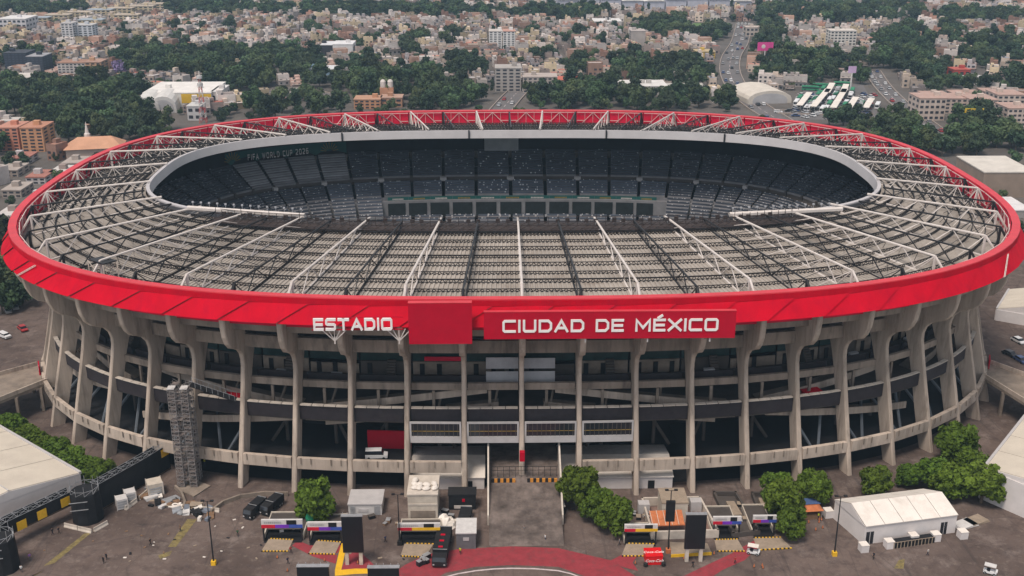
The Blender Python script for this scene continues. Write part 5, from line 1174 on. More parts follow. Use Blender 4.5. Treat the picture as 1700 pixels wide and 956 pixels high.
for t in HTY:
    t['m_wall'] = t['wall'].mesh('wall', HM[t['ci']]); t['m_roof'] = t['roof'].mesh('roof', RM[t['ri']]); t['m_tank'] = t['tank'].mesh('water_tank', M_TANK) if t['tank'].v else None
    t['m_win'] = [MB().box(*w).mesh('window', M_WIN) for w in t['wins']]
    j = MB(); j.join(t['wall'],0); j.join(t['roof'],1); j.join(t['tank'],2)
    for w in t['wins']: j.box(*w,3)
    t['joined'] = j.mesh('house_joined', [HM[t['ci']],RM[t['ri']],M_TANK,M_WIN])
def scatter(name, protos, pts, label, cat):
    """one 'stuff' object: copies of the prototypes on points (x, y, z, index, turn, scale) through geometry nodes"""
    c = bpy.data.collections.new(name+'_kinds')
    for i, me in enumerate(protos): o = bpy.data.objects.new('%s_kind_%03d' % (name, i), me); c.objects.link(o)
    me = bpy.data.meshes.new(name); me.from_pydata([p[:3] for p in pts], [], [])
    for an, ty, k in (('vi','INT',3),('rz','FLOAT',4),('sc','FLOAT',5)):
        at = me.attributes.new(an, ty, 'POINT'); at.data.foreach_set('value', [p[k] for p in pts])
    o = bpy.data.objects.new(name, me); COL.objects.link(o)
    ng = bpy.data.node_groups.new(name, 'GeometryNodeTree'); ng.interface.new_socket('Geometry', in_out='INPUT', socket_type='NodeSocketGeometry'); ng.interface.new_socket('Geometry', in_out='OUTPUT', socket_type='NodeSocketGeometry')
    N = ng.nodes; Lk = ng.links; gi = N.new('NodeGroupInput'); go = N.new('NodeGroupOutput'); iop = N.new('GeometryNodeInstanceOnPoints'); ci = N.new('GeometryNodeCollectionInfo')
    ci.inputs['Collection'].default_value = c; ci.inputs['Separate Children'].default_value = True; ci.inputs['Reset Children'].default_value = True
    def attr(an, ty): a = N.new('GeometryNodeInputNamedAttribute'); a.data_type = ty; a.inputs['Name'].default_value = an; return a.outputs['Attribute']
    cx = N.new('ShaderNodeCombineXYZ'); Lk.new(attr('rz','FLOAT'), cx.inputs['Z'])
    er = N.new('FunctionNodeEulerToRotation'); Lk.new(cx.outputs[0], er.inputs[0])
    Lk.new(gi.outputs[0], iop.inputs['Points']); Lk.new(ci.outputs[0], iop.inputs['Instance']); iop.inputs['Pick Instance'].default_value = True
    Lk.new(attr('vi','INT'), iop.inputs['Instance Index']); Lk.new(er.outputs[0], iop.inputs['Rotation']); Lk.new(attr('sc','FLOAT'), iop.inputs['Scale'])
    Lk.new(iop.outputs[0], go.inputs[0]); md = o.modifiers.new('Scatter', 'NODES'); md.node_group = ng
    return tag(o, label, cat, kind='stuff')

# --- roads (pixel polylines laid on the ground) and the cars on them
ROADS = [
 ([(1235,40),(1228,70),(1214,95),(1212,120),(1225,148),(1250,172),(1290,198),(1330,225)], 14, 'far highway'),
 ([(1448,118),(1462,140),(1480,160),(1500,178),(1535,205),(1575,235)], 11, 'right street'),
 ([(862,150),(850,162),(830,185)], 13, 'middle road'),
 ([(1290,186),(1380,189),(1450,193)], 10, 'viaduct road'),
 ([(400,158),(470,152),(500,150),(560,162)], 10, 'left road'),
]
M_ROAD = mat('road_asphalt', (.13,.12,.12), .9, .12, .05)
M_RAIL = mat('pale_kerb', (.30,.25,.22), .9)
RW = []
for pts, w, nm in ROADS:
    # resample smoothly
    W = [G(u,v,.0) for u,v in pts]; S = []
    for i in range(len(W)-1):
        p0 = W[max(0,i-1)]; p1 = W[i]; p2 = W[i+1]; p3 = W[min(len(W)-1,i+2)]
        for t in np.linspace(0,1,9)[:-1]: S.append(.5*((2*p1)+(p2-p0)*t+(2*p0-5*p1+4*p2-p3)*t*t+(3*p1-p0-3*p2+p3)*t**3))
    S.append(W[-1]); RW.append((S, w))
    rd = MB(); k1 = MB(); ln = MB()
    for i in range(len(S)-1):
        d = (S[i+1]-S[i]).normalized(); n0 = Vector((-d.y,d.x,0)); d2 = (S[min(i+2,len(S)-1)]-S[i+1]); n1 = Vector((-d2.y,d2.x,0)).normalized() if d2.length > 0 else n0
        if i: n0 = prev
        prev = n1; a, b = S[i], S[i+1]; z = Vector((0,0,.05))
        rd.quad(a-n0*w/2+z, b-n1*w/2+z, b+n1*w/2+z, a+n0*w/2+z)
        if i % 2 == 0: ln.quad(a-n0*.15+z*1.3, b-n1*.15+z*1.3, b+n1*.15+z*1.3, a+n0*.15+z*1.3)
        for s in (-1,1): k1.hexa([a+n0*s*(w/2),b+n1*s*(w/2),b+n1*s*(w/2+.6),a+n0*s*(w/2+.6)],[q+Vector((0,0,.8)) for q in (a+n0*s*(w/2),b+n1*s*(w/2),b+n1*s*(w/2+.6),a+n0*s*(w/2+.6))])
    o = tag(rd.build('road', M_ROAD), kind='structure'); k1.build('kerb', M_RAIL, o); ln.build('lane_line', M_WHP, o)
CARC = [('white',(.65,.65,.66)),('white',(.65,.65,.66)),('grey',(.25,.25,.26)),('black',(.02,.02,.022)),('red',(.35,.02,.02)),('silver',(.45,.46,.48)),('blue',(.04,.07,.18))]
CARM = [(n, car_mesh('car', mat('car_paint_%s' % n, c, .3, .03, spec=.5), 4.6, 1.85, 1.5, van=(i == 1))) for i,(n,c) in enumerate(CARC)]
_cc = {}
def car(p, rz, label, group):
    i = rnd.randrange(len(CARM)); n, me = CARM[i]; o = inst('car', me, None, p, rz, 1.1)
    k = (n, group); _cc[k] = _cc.get(k,0)+1; CARS.append((o, n, label, group, p)); return o
CARS = []
def label_cars():
    c = {}
    for o, n, label, group, p in sorted(CARS, key=lambda t: t[4].y):
        k = (n, group); c[k] = c.get(k,0)+1; w = n+' '+o.name.split('.')[0]
        tag(o, w+' '+label+(', nearest of its colour' if c[k] == 1 else ', '+_ordl(c[k])+' of its colour from the stadium'), 'car', group)
def _ordl(n): return ordinal(n)
for ri, (S, w) in enumerate(RW):
    nm = ('the far highway','the right street','the middle road','the viaduct road','the left road')[ri]
    L = [0]
    for a, b in zip(S[:-1],S[1:]): L.append(L[-1]+(b-a).length)
    lanes = [-.36,-.12,.12,.36] if w > 13 else [-.27,.27]; dens = (38,16,26,26,26)[ri]
    for ln_ in lanes:
        s = rnd.uniform(0,8)
        while s < L[-1]-3:
            i = min(len(S)-2, max(0, int(np.searchsorted(L, s))-1)); f = (s-L[i])/max(.1,L[i+1]-L[i]); d = (S[i+1]-S[i]).normalized(); p = S[i].lerp(S[i+1],f)+Vector((-d.y,d.x,0))*ln_*w+Vector((0,0,.06))
            car(p, math.atan2(d.y,d.x)+math.pi/2+(math.pi if ln_ > 0 else 0), 'on '+nm, 'cars on '+nm); s += rnd.uniform(.6,2.0)*dens
# --- single buildings worth a shape of their own
KEEP = []        # (x, y, radius) kept clear of houses and trees
def pal_(c): return mat('paint_%02x%02x%02x' % tuple(int(255*x) for x in c), c, .85, .1, .2)
def building(u0, u1, vb, vt, depth, wc, rc, label, storeys=0, cols=0, name='apartment_block', rz=0.0, side=True, band=None, rooftop=True, winc=None, cat='building', bandz=(.7,.98)):
    uc = (u0+u1)/2; p = G(uc, vb, .0); w = (u1-u0)*MPP(uc, vb); h = HT(uc, vb, vt)-0; h = max(3.0, h); h0 = h
    # what shows from the top row is the back edge of the roof: take the depth off the height
    hh = 3.0
    for _ in range(60):
        q = PJ((p.x, p.y+depth, hh))
        if q[1] <= vt or hh > h: break
        hh += .5
    h = min(h, max(3.0, hh))
    e = empty(name, p, label, cat, rz=rz); KEEP.append((p.x, p.y+depth/2, math.hypot(w, depth)/2+3))
    A = lambda nm, m_, b, par=e: inst(nm, MB().box(*b).mesh(nm, m_), par)
    wm, rm = pal_(wc), pal_(rc)
    A('wall', wm, (-w/2,w/2,0,depth,0,h)); A('roof', rm, (-w/2-.2,w/2+.2,-.2,depth+.2,h+.004,h+.5))
    if band: A('wall_band', pal_(band), (-w/2-.06,w/2+.06,-.1,-.004,h*bandz[0],h*bandz[1]))
    if rooftop:
        for j in range(max(1,int(w/14))):
            x = rnd.uniform(-w*.35,w*.35); A('roof_hut', wm, (x-1.6,x+1.6,depth*.4,depth*.4+3,h+.504,h+2.6))
    wn_ = winc or M_WIN
    for s in range(storeys):
        z0 = h*(s+.28)/storeys; z1 = h*(s+.74)/storeys
        for c in range(cols):
            x0 = -w/2+w*(c+.2)/cols; x1 = -w/2+w*(c+.8)/cols; o = A('window', wn_, (x0,x1,-.09,-.004,z0,z1))
        if side:
            for c in range(max(1,int(cols*depth/w*.6))):
                nn = max(1,int(cols*depth/w*.6)); y0 = depth*(c+.25)/nn; y1 = depth*(c+.75)/nn
                sx = 1 if p.x < 0 else -1
                A('window', wn_, (w/2+.004,w/2+.09,y0,y1,z0,z1) if sx > 0 else (-w/2-.09,-w/2-.004,y0,y1,z0,z1))
    return e, p, w, h
B = building
B(0,45,54,26,30,(.55,.53,.55),(.60,.58,.58),'large white block at the far left edge',3,6)
for i,(u,v) in enumerate([(60,45),(95,40),(130,36),(165,32),(200,29),(235,26),(150,48),(210,40),(255,22)]): B(u-20,u+20,v,v-17,14,(.46,.38,.26),(.30,.34,.38) if i % 3 == 0 else (.42,.35,.28),'yellowish apartment row block in the far left estate, number %s from its left end' % ['one','two','three','four','five','six','seven','eight','nine'][i],4,5)
B(105,124,74,37,14,(.55,.54,.55),(.42,.40,.40),'slim white tower in the far left estate',9,3); B(124,156,72,40,14,(.50,.52,.56),(.45,.44,.44),'wide pale blue tower in the far left estate',8,4)
B(10,47,120,83,18,(.030,.034,.050),(.05,.055,.07),'dark glass office block on the far left',8,6,winc=pal_((.05,.06,.09))); B(47,74,121,89,18,(.035,.04,.055),(.30,.30,.32),'lower dark glass office block beside the other',7,4,winc=pal_((.055,.065,.09)))
B(98,144,130,100,16,(.50,.46,.44),(.30,.17,.12),'white striped apartment block with orange roof edge',6,7); B(144,170,130,99,16,(.42,.26,.16),(.35,.22,.17),'orange brown end of the striped apartment block',6,3)
B(0,50,150,123,20,(.46,.40,.33),(.52,.48,.44),'beige flat building at the left edge among trees',2,6)
B(0,34,250,203,16,(.50,.21,.14),(.45,.22,.16),'salmon red apartment block at the left edge',7,3); B(38,75,252,203,16,(.48,.25,.14),(.42,.20,.13),'salmon and tan apartment tower near the left edge',7,3)
e_,p_,w_,h_ = B(240,352,178,138,40,(.62,.60,.57),(.66,.63,.60),'big white roofed store with a yellow wall among trees',0,0,name='store'); inst('yellow_wall', MB().box(w_*.06,w_/2+.06,-.12,-.004,h_*.3,h_*.96).mesh('yellow_wall', pal_((.60,.38,.03))), e_); B(352,368,176,143,24,(.50,.47,.46),(.6,.58,.56),'grey end of the yellow walled store',1,2)
B(312,335,200,172,12,(.50,.49,.50),(.5,.49,.48),'small white building next to the radio mast',2,2); B(1,30,215,196,10,(.5,.45,.42),(.5,.47,.45),'pale low house at the left edge above the red blocks',1,3)
B(533,552,92,70,22,(.035,.032,.04),(.6,.6,.62),'black fronted gym hall with white roof',0,0,name='hall'); B(553,586,92,69,22,(.60,.58,.58),(.62,.61,.62),'white side wing of the gym hall',1,0,name='hall')
B(503,560,125,110,18,(.22,.33,.45),(.60,.60,.62),'white roofed hall with blue wall in the trees',0,0,name='hall'); B(588,632,181,160,14,(.46,.24,.14),(.42,.24,.16),'orange rendered building with flat roofs',3,5); B(632,668,178,158,12,(.40,.22,.14),(.40,.26,.20),'orange rendered wing below the twin water tanks',2,3)
B(822,865,152,108,16,(.34,.31,.29),(.36,.33,.31),'grey apartment block with dark windows behind the rim',7,4); B(868,925,154,122,16,(.38,.33,.30),(.40,.34,.31),'grey pink apartment block behind the rim',5,7)
B(812,833,82,49,14,(.66,.65,.64),(.5,.45,.42),'left one of the twin white residential towers',10,3); B(835,855,82,49,14,(.66,.65,.64),(.45,.25,.2),'right one of the twin white residential towers',10,3)
B(1047,1071,76,49,14,(.36,.32,.30),(.4,.35,.33),'plain grey brown tower in the middle distance',6,0); B(1155,1187,97,83,14,(.52,.36,.08),(.42,.33,.2),'yellow ochre building beside the far highway',3,5)
B(980,1032,43,31,26,(.48,.46,.46),(.62,.60,.59),'white roofed hall at the top middle',0,0,name='hall'); B(1030,1108,158,134,24,(.42,.40,.38),(.60,.58,.56),'long white roofed school building among trees',1,10,name='school'); B(1104,1175,158,139,24,(.36,.34,.31),(.42,.40,.37),'long grey roofed school wing among trees',1,9,name='school')
B(1000,1016,134,122,14,(.55,.53,.52),(.62,.60,.6),'small white house group in front of the school',1,2)
B(925,975,146,128,16,(.50,.48,.47),(.45,.12,.08),'white building with red roof beside the grey apartments',2,5)
B(1377,1420,80,49,14,(.60,.57,.53),(.55,.50,.46),'white hotel block with rows of windows on the right',6,7); B(1238,1265,60,44,12,(.46,.40,.36),(.45,.38,.34),'small beige block beside the far highway',2,4)
B(1575,1648,140,126,14,(.62,.60,.58),(.60,.58,.56),'long white low building above the pink housing complex',1,10); B(1582,1610,128,112,12,(.40,.06,.05),(.42,.1,.08),'red fronted low building on the right',1,3)
for i,(u,v,w_,hh_) in enumerate([(1545,200,44,44),(1590,188,46,32),(1632,192,44,34),(1676,186,46,36),(1560,168,42,16),(1612,166,50,16),(1664,164,50,16),(1690,210,40,38)]): B(u-w_/2,u+w_/2,v,v-hh_,18,(.50,.41,.36),(.40,.27,.23),'pink cream block of the right housing complex, %s' % ['front left corner','front middle left','front middle right','front right','back left','back middle','back right','near right edge'][i],4 if hh_ > 30 else 2,5)
B(1628,1712,328,262,30,(.26,.20,.16),(.55,.51,.46),'brown walled warehouse with pale roof at the right edge',0,0,name='warehouse',rooftop=False)
B(1645,1712,362,335,20,(.3,.28,.27),(.60,.58,.58),'white sheet roofed shed below the right warehouse',0,0,name='shed',rooftop=False)
for i,(u,v) in enumerate([(14,288),(60,300),(98,292),(20,322),(60,338),(105,318),(120,276),(30,268),(10,365)]): B(u-16,u+16,v+6,v-10,14,[(.34,.29,.26),(.45,.42,.42),(.28,.22,.2)][i % 3],[(.36,.31,.28),(.5,.47,.45),(.32,.14,.11)][(i*2) % 3],'low house on the left outside the rim, %s' % ['grey one at the upper edge','white one in the middle','brown one below the church','grey one by the left edge','white one near the rim','dark one near the rim','grey one beside the salmon tower','white one below the red blocks','dark one lowest of all'][i],2,3)
# far stadium-like white roof at the top
e_ = empty('far_arena', G(1100,16), 'long pale wavy roofed hall on the skyline at the top right of middle', 'hall'); KEEP.append((G(1100,10).x, G(1100,10).y, 70))
for i in range(9):
    a = G(925+i*36,17); b = G(925+(i+1)*36-2,17); z = 11+1.5*math.sin(i*1.3); MB().hexa([a,b,b+Vector((0,55,0)),a+Vector((0,55,0))],[q+Vector((0,0,z)) for q in (a,b,b+Vector((0,55,0)),a+Vector((0,55,0)))]).build('bay', pal_((.42,.42,.48)), e_)
    m_ = (a+b)/2; MB().add([a+Vector((-.3,-1,z)),m_+Vector((0,-1,z+3)),b+Vector((.3,-1,z)),a+Vector((-.3,55,z)),m_+Vector((0,55,z+3)),b+Vector((.3,55,z))],[(0,1,4,3),(1,2,5,4),(0,2,1),(3,4,5)]).build('roof_bay', pal_((.66,.62,.58)), e_)
# barrel-vault roofs, church, water tanks, mast, round hall, billboards
def vault(u, v, w, h, L, label, m_=None):
    p = G(u, v); e = empty('vaulted_hall', p, label, 'hall', rz=.15); KEEP.append((p.x,p.y+L/2,w*.8+4)); pr = [(-w/2,0),(-w/2,h*.35)]+[(-w/2*math.cos(math.pi*i/8), h*.35+h*.65*math.sin(math.pi*i/8)) for i in range(1,8)]+[(w/2,h*.35),(w/2,0)]
    inst('vault', MB().prism(pr, 'y', 0, L).mesh('vault', m_ or pal_((.55,.53,.51))), e)
    pr2 = [(x*.8, z*.8) for x, z in pr]; inst('end_wall', MB().prism(pr2, 'y', -.12, -.004).mesh('end_wall', pal_((.40,.39,.40))), e)
vault(244,190,15,10,30,'left barrel vaulted hall below the yellow walled store'); vault(272,188,15,10,30,'right barrel vaulted hall below the yellow walled store'); vault(1278,172,58*MPP(1278,172)*1.3,8,34,'wide round roofed pale hall beside the bus terminal',pal_((.55,.50,.44)))
p = G(160,258); e_ = empty('church', p, 'church with a broad orange roof and a small white spire', 'church', rz=.2); KEEP.append((p.x,p.y+8,16))
inst('roof', MB().add([(-14,-8,5),(14,-8,5),(14,10,5),(-14,10,5),(-8,1,9.5),(8,1,9.5)],[(0,1,5,4),(1,2,5),(2,3,4,5),(3,0,4)]).mesh('roof', pal_((.50,.27,.17))), e_); inst('wall', MB().box(-13,13,-7,9,0,5).mesh('wall', pal_((.42,.33,.28))), e_); inst('spire', MB().lathe([(1.6,0),(1.5,10),(1.0,10.5),(.1,16)],8,(-4,6,0)).mesh('spire', M_WHITE), e_)
p = G(643,170); e_ = empty('water_tower', p, 'pair of white water tanks above the orange building', 'water tanks')
for sx in (-2.2,2.2): inst('tank', MB().lathe([(1.7,0),(1.8,.5),(1.8,3.6),(1.2,4.6),(.2,4.9)],12,(sx,0,9.5)).mesh('tank', M_WHITE), e_)
inst('stand', MB().box(-4.2,4.2,-2.2,2.2,0,9.4).mesh('stand', pal_((.44,.23,.14))), e_)
p = G(338,204); hh = HT(338,204,118); e_ = empty('radio_mast', p, 'red and white lattice radio mast left of the rim', 'mast')
for j in range(10):
    z0, z1 = hh*j/10, hh*(j+1)/10; r0, r1 = 1.9*(1-j/11), 1.9*(1-(j+1)/11); mb = MB(); c_ = [(-1,-1),(1,-1),(1,1),(-1,1)]
    for q in range(4):
        a, b = c_[q], c_[(q+1) % 4]; mb.bar((a[0]*r0,a[1]*r0,z0),(a[0]*r1,a[1]*r1,z1),.14); mb.bar((a[0]*r0,a[1]*r0,z0),(b[0]*r1,b[1]*r1,z1),.09); mb.bar((a[0]*r1,a[1]*r1,z1),(b[0]*r1,b[1]*r1,z1),.08)
    inst('mast_section', mb.mesh('mast_section', M_WHITE if j % 2 else pal_((.5,.05,.04))), e_)
for z in (.72,.86): inst('antenna_ring', MB().lathe([(1.6,0),(1.6,1.6)],8,(0,0,hh*z)).mesh('antenna_ring', M_GREYW), e_)
def billboard(u0,u1,vt,vb,vf,c,label):
    uc = (u0+u1)/2; p = G(uc,vf); w = (u1-u0)*MPP(uc,vf); z0 = HT(uc,vf,vb); z1 = HT(uc,vf,vt); e = empty('billboard', p, label, 'billboard'); inst('panel', MB().box(-w/2,w/2,-.3,.3,z0,z1).mesh('panel', pal_(c)), e); inst('pole', MB().bar((0,0,0),(0,0,z0),.5,8).mesh('pole', M_GREYW), e); return e, w, z0, z1
e_,w_,z0_,z1_ = billboard(1256,1282,70,84,100,(.60,.05,.25),'magenta billboard on a pole beside the far highway'); inst('poster_mark', MB().lathe([(1.6,0),(1.2,.06)],10).mesh('poster_mark', M_WHITE), e_, (-1.5,-.31,(z0_+z1_)/2)).rotation_euler = (math.pi/2,0,0)
billboard(1598,1629,180,195,212,(.62,.42,.03),'yellow billboard among the trees on the right'); billboard(1405,1418,110,121,150,(.45,.32,.5),'small lilac billboard right of the middle')
p = G(1413,104); MB
# bus terminal: white canopies with buses between
bt = flat('bus_terminal_yard', [(1305,200),(1340,140),(1432,138),(1462,196)], M_ROAD, .03); [KEEP.append((G(u,v).x, G(u,v).y, r)) for u,v,r in ((1340,182,17),(1375,178,20),(1410,178,20),(1440,184,16),(1360,160,18),(1395,158,20),(1425,160,16),(1385,146,16))]
BUSM = MB().box(-1.25,1.25,-5.5,5.5,.35,3.0,0); BUSM.box(-1.28,1.28,-5.2,5.2,1.4,2.3,1); BUSM.box(-1.1,1.1,-5.55,-5.5,1.3,2.5,1); BUSM.box(-1.0,1.0,-3,3,3.002,3.2,0)
for sx in (-1.1,1.1):
    for y in (-3.6,3.4): BUSM.prism([(y+.5*math.cos(2*math.pi*i/8), .5+.5*math.sin(2*math.pi*i/8)) for i in range(8)],'x',sx-.15,sx+.15,2)
BUSES = []; BUSW = BUSM.mesh('bus', [M_CARW, M_GLASS, M_TYRE]); BUSG = BUSM.mesh('bus', [pal_((.04,.22,.12)), M_GLASS, M_TYRE])
for i,(u0,v0,u1,v1) in enumerate([(1326,186,1343,164),(1349,188,1374,158),(1382,190,1402,158),(1408,190,1420,172),(1436,190,1446,174),(1372,164,1381,148),(1398,164,1404,150)]):
    a, b = G(u0,v0), G(u1,v1); e_ = empty('bus_canopy', a, 'long white bus canopy in the terminal, %s from the left' % ['first','second','third','fourth','fifth','short back one second','short back one third'][i], 'canopy')
    d = (b-a).normalized(); s = Vector((-d.y,d.x,0))*1.9; MB().hexa([a-s+Vector((0,0,4)),b-s+Vector((0,0,4)),b+s+Vector((0,0,4)),a+s+Vector((0,0,4))],[a-s+Vector((0,0,4.3)),b-s+Vector((0,0,4.3)),b+s+Vector((0,0,4.3)),a+s+Vector((0,0,4.3))]).build('roof', M_TENT, e_)
    n = max(2,int((b-a).length/12))
    for j in range(n): q = a.lerp(b,(j+.5)/n); MB().bar(q, q+Vector((0,0,4)), .25).build('post', M_GREYW, e_)
    for j in range(max(1,int((b-a).length/14))):
        for sg_ in (-1,1):
            if rnd.random() < .75: q = a.lerp(b,(j+.5)/max(1,int((b-a).length/14)))+Vector((-d.y,d.x,0))*sg_*4.6; o = inst('bus', BUSW if rnd.random() < .7 else BUSG, None, q+Vector((0,0,.05)), math.atan2(d.y,d.x)-math.pi/2); BUSES.append(o)
for u, v, lb in ((1345,150,'green bus parked at the far left of the terminal'),(1398,143,'green bus parked at the back of the terminal'),(1363,146,'green bus parked second along the back of the terminal')): o = inst('bus', BUSG, None, G(u,v,.05), 1.3); tag(o, lb, 'bus')
for i in range(26):
    u = rnd.choice([rnd.uniform(470,520),rnd.uniform(900,960),rnd.uniform(1320,1450)]); v = {0:rnd.uniform(148,160)}.get(0) if u < 600 else rnd.uniform(108,118) if u < 1000 else rnd.uniform(190,197)
    car(G(u,v,.06), rnd.random()*6, 'parked '+('left of middle' if u < 600 else 'behind the grey apartments' if u < 1000 else 'before the bus terminal'), 'cars parked '+('left of middle' if u < 600 else 'behind the apartments' if u < 1000 else 'by the terminal'))
for i,(u,v,rz) in enumerate([(14,518,.5),(26,512,.5),(8,560,.9),(38,548,.7),(1690,568,.3),(1676,590,.4),(1694,600,.2)]):
    n, me = CARM[(i*3+2) % len(CARM)]; o = inst('car', me, None, G(u,v,.05), rz); tag(o, n+' car parked '+['left outside the columns beside the trees','left outside the columns, second from the trees','at the left edge below the trees','left outside the columns, lowest','right outside the columns, highest','right outside the columns, middle','right outside the columns, lowest'][i], 'car', 'cars parked outside the stadium')
for i in range(64):
    r_ = i % 8; f_ = (i//8)/8; u = 1318+r_*17+f_*14+rnd.uniform(-2,2); v = 188-f_*34+rnd.uniform(-1,1)
    car(G(u,v,.06), .35+rnd.choice((0,math.pi)), 'parked in the bus terminal yard', 'cars parked in the terminal yard')
# sports field
flat('grass_field', [(1140,48),(1152,38),(1212,38),(1206,50)], mat('field_grass',(.10,.17,.06),.95,.15,.02), .04)
KEEP.append((G(1178,43).x, G(1178,43).y, 30))

# --- zones: where the photograph shows woods, and where dense houses
TREEZ = [(60,22,90,10),(350,20,110,11),(640,24,230,10),(930,28,90,9),(1110,52,70,16),(1215,62,50,16),(1270,60,34,34),(1300,20,40,14),(1380,28,95,16),(1500,82,55,38),(1480,25,60,18),(1620,34,90,10),(1650,84,60,15),(1580,60,20,20),
 (40,108,55,12),(70,170,110,34),(180,180,90,42),(150,215,120,30),(300,112,120,24),(230,90,40,14),(390,105,70,20),(480,112,70,26),(400,140,70,16),(560,150,70,20),(640,150,90,22),(720,165,75,28),(540,178,60,14),(700,130,40,14),(770,120,40,12),(590,118,40,10),(770,168,45,20),
 (930,172,70,14),(1000,175,80,12),(1100,178,90,10),(980,150,60,12),(1080,124,75,20),(1150,126,50,20),(1040,108,40,12),(1195,175,40,14),(1130,160,60,10),(960,118,35,10),(1320,110,70,18),(1300,126,60,10),(1370,120,40,18),(1440,124,34,26),(1470,120,30,20),(1540,122,40,26),(1585,150,60,14),(1510,112,40,14),
 (1450,212,80,16),(1540,232,110,22),(1620,240,80,26),(1500,240,60,22),(1580,262,50,22),(1690,245,40,18),(1690,150,40,18),(1650,104,60,10),(1460,205,40,10),(1600,210,60,10),(420,192,60,12),(250,215,40,12),(30,290,26,16),(20,245,30,16),(100,236,40,14),(205,240,50,10),(30,440,45,22),(10,470,40,20),(1375,205,30,8),
 (520,60,14,6),(700,70,30,6),(620,70,16,6),(760,64,12,8),(880,60,12,6),(960,60,20,8),(1000,80,12,6),(740,78,10,8),(560,80,14,6),(300,50,16,8),(380,50,14,6),(210,60,14,6),(300,70,20,6),(680,92,30,6),(900,100,20,6)]
def woods(u, v): return any(((u-a)/c)**2+((v-b)/d)**2 < .86 for a,b,c,d in TREEZ)
def near_road(p, extra):
    for S, w in RW:
        for q in S:
            if abs(q.x-p[0]) < 40 and abs(q.y-p[1]) < 40 and math.hypot(q.x-p[0], q.y-p[1]) < w/2+extra+3: return True
    return False
def kept(p, r):
    return any(math.hypot(p[0]-x, p[1]-y) < rr+r for x,y,rr in KEEP)
def in_rim(p, m): return abs(p[0]/(RA+m))**2.7+abs(p[1]/(RB+m))**2.7 < 1
LAND = [(25,55,'white block at the far left edge'),(150,40,'yellowish apartment rows'),(130,74,'pale twin towers on the left'),(42,120,'dark glass offices'),(135,130,'striped apartment block'),(25,150,'beige building at the left edge'),(38,250,'salmon red apartment blocks'),(300,180,'yellow walled store'),(258,190,'barrel vaulted halls'),(338,204,'radio mast'),(160,258,'church with the white spire'),(560,92,'black fronted gym hall'),(530,125,'blue walled hall'),(630,178,'twin white water tanks'),(845,152,'grey apartment block'),(900,154,'grey pink apartment block'),(834,82,'twin white towers'),(1058,76,'plain grey brown tower'),(1170,97,'yellow ochre building'),(1006,43,'white roofed hall at the top'),(1070,158,'white roofed school'),(1140,158,'grey roofed school wing'),(1398,80,'white hotel block'),(1250,60,'small beige block'),(1610,140,'long white low building'),(1596,128,'red fronted building'),(1560,190,'pink housing complex'),(1670,190,'right end of the pink housing'),(1670,328,'brown walled warehouse'),(1278,172,'round roofed pale hall'),(1269,100,'magenta billboard'),(1613,212,'yellow billboard'),(1390,165,'bus terminal'),(1178,43,'grass sports field'),(1080,17,'wavy roofed hall'),(490,152,'left car yard'),(1480,160,'right street'),(855,160,'middle road')]
LAND = [(G(u,v).x, G(u,v).y, n) for u,v,n in LAND]
_ONES = ['','first','second','third','fourth','fifth','sixth','seventh','eighth','ninth','tenth','eleventh','twelfth','thirteenth','fourteenth','fifteenth','sixteenth','seventeenth','eighteenth','nineteenth']
_TENS = ['','','twenty','thirty','forty','fifty','sixty','seventy','eighty','ninety']
def ordinal(n):
    if n < 20: return _ONES[n]
    if n % 10 == 0: return _TENS[n//10][:-1]+'ieth'
    return _TENS[n//10]+'-'+_ONES[n % 10]
_cnt = {}
def landmark_label(items, word):
    """items: (x, y, kind word) -> a label that counts each out from its nearest landmark"""
    near = []
    for i, (x, y, k) in enumerate(items):
        d, n = min((math.hypot(x-lx, y-ly), ln) for lx, ly, ln in LAND); near.append((n, k, d, i))
    out = {}; c = {}
    for n, k, d, i in sorted(near):
        c[(n,k)] = c.get((n,k),0)+1; q = c[(n,k)]
        out[i] = ('%s %s closest to the %s' if q == 1 else '%s %s, '+ordinal(q)+' closest to the %s') % (k, word, n)
    return out
trees = []; houses = []
rr_ = random.Random(21)
# trees: dense jittered grid inside the woods, sparse elsewhere
y = 60.0
while y < 1500:
    st = 8.6 if y < 500 else 9.2; half = 95+.50*(y+318)
    x = -half
    while x < half:
        px, py = x+rr_.uniform(-3,3), y+rr_.uniform(-3,3); u, v, Z = PJ((px,py,0))
        wd = woods(u, v) if v > 8 else (math.sin(px*.013+2)+math.sin(py*.011+px*.004) > .35)
        if not in_rim((px,py), 26) and v < 520 and not (v > 262 and u > 200 and u < 1600) and rr_.random() < (.84 if wd else .19):
            R = rr_.choice([3.4,4.2,5,5.8,6.6,7.4])*rr_.uniform(.85,1.1) if wd else rr_.uniform(1.9,4.4)
            if not near_road((px,py), R*.7) and not kept((px,py), -1.5): trees.append((px,py,R,wd))
        x += st
    y += st
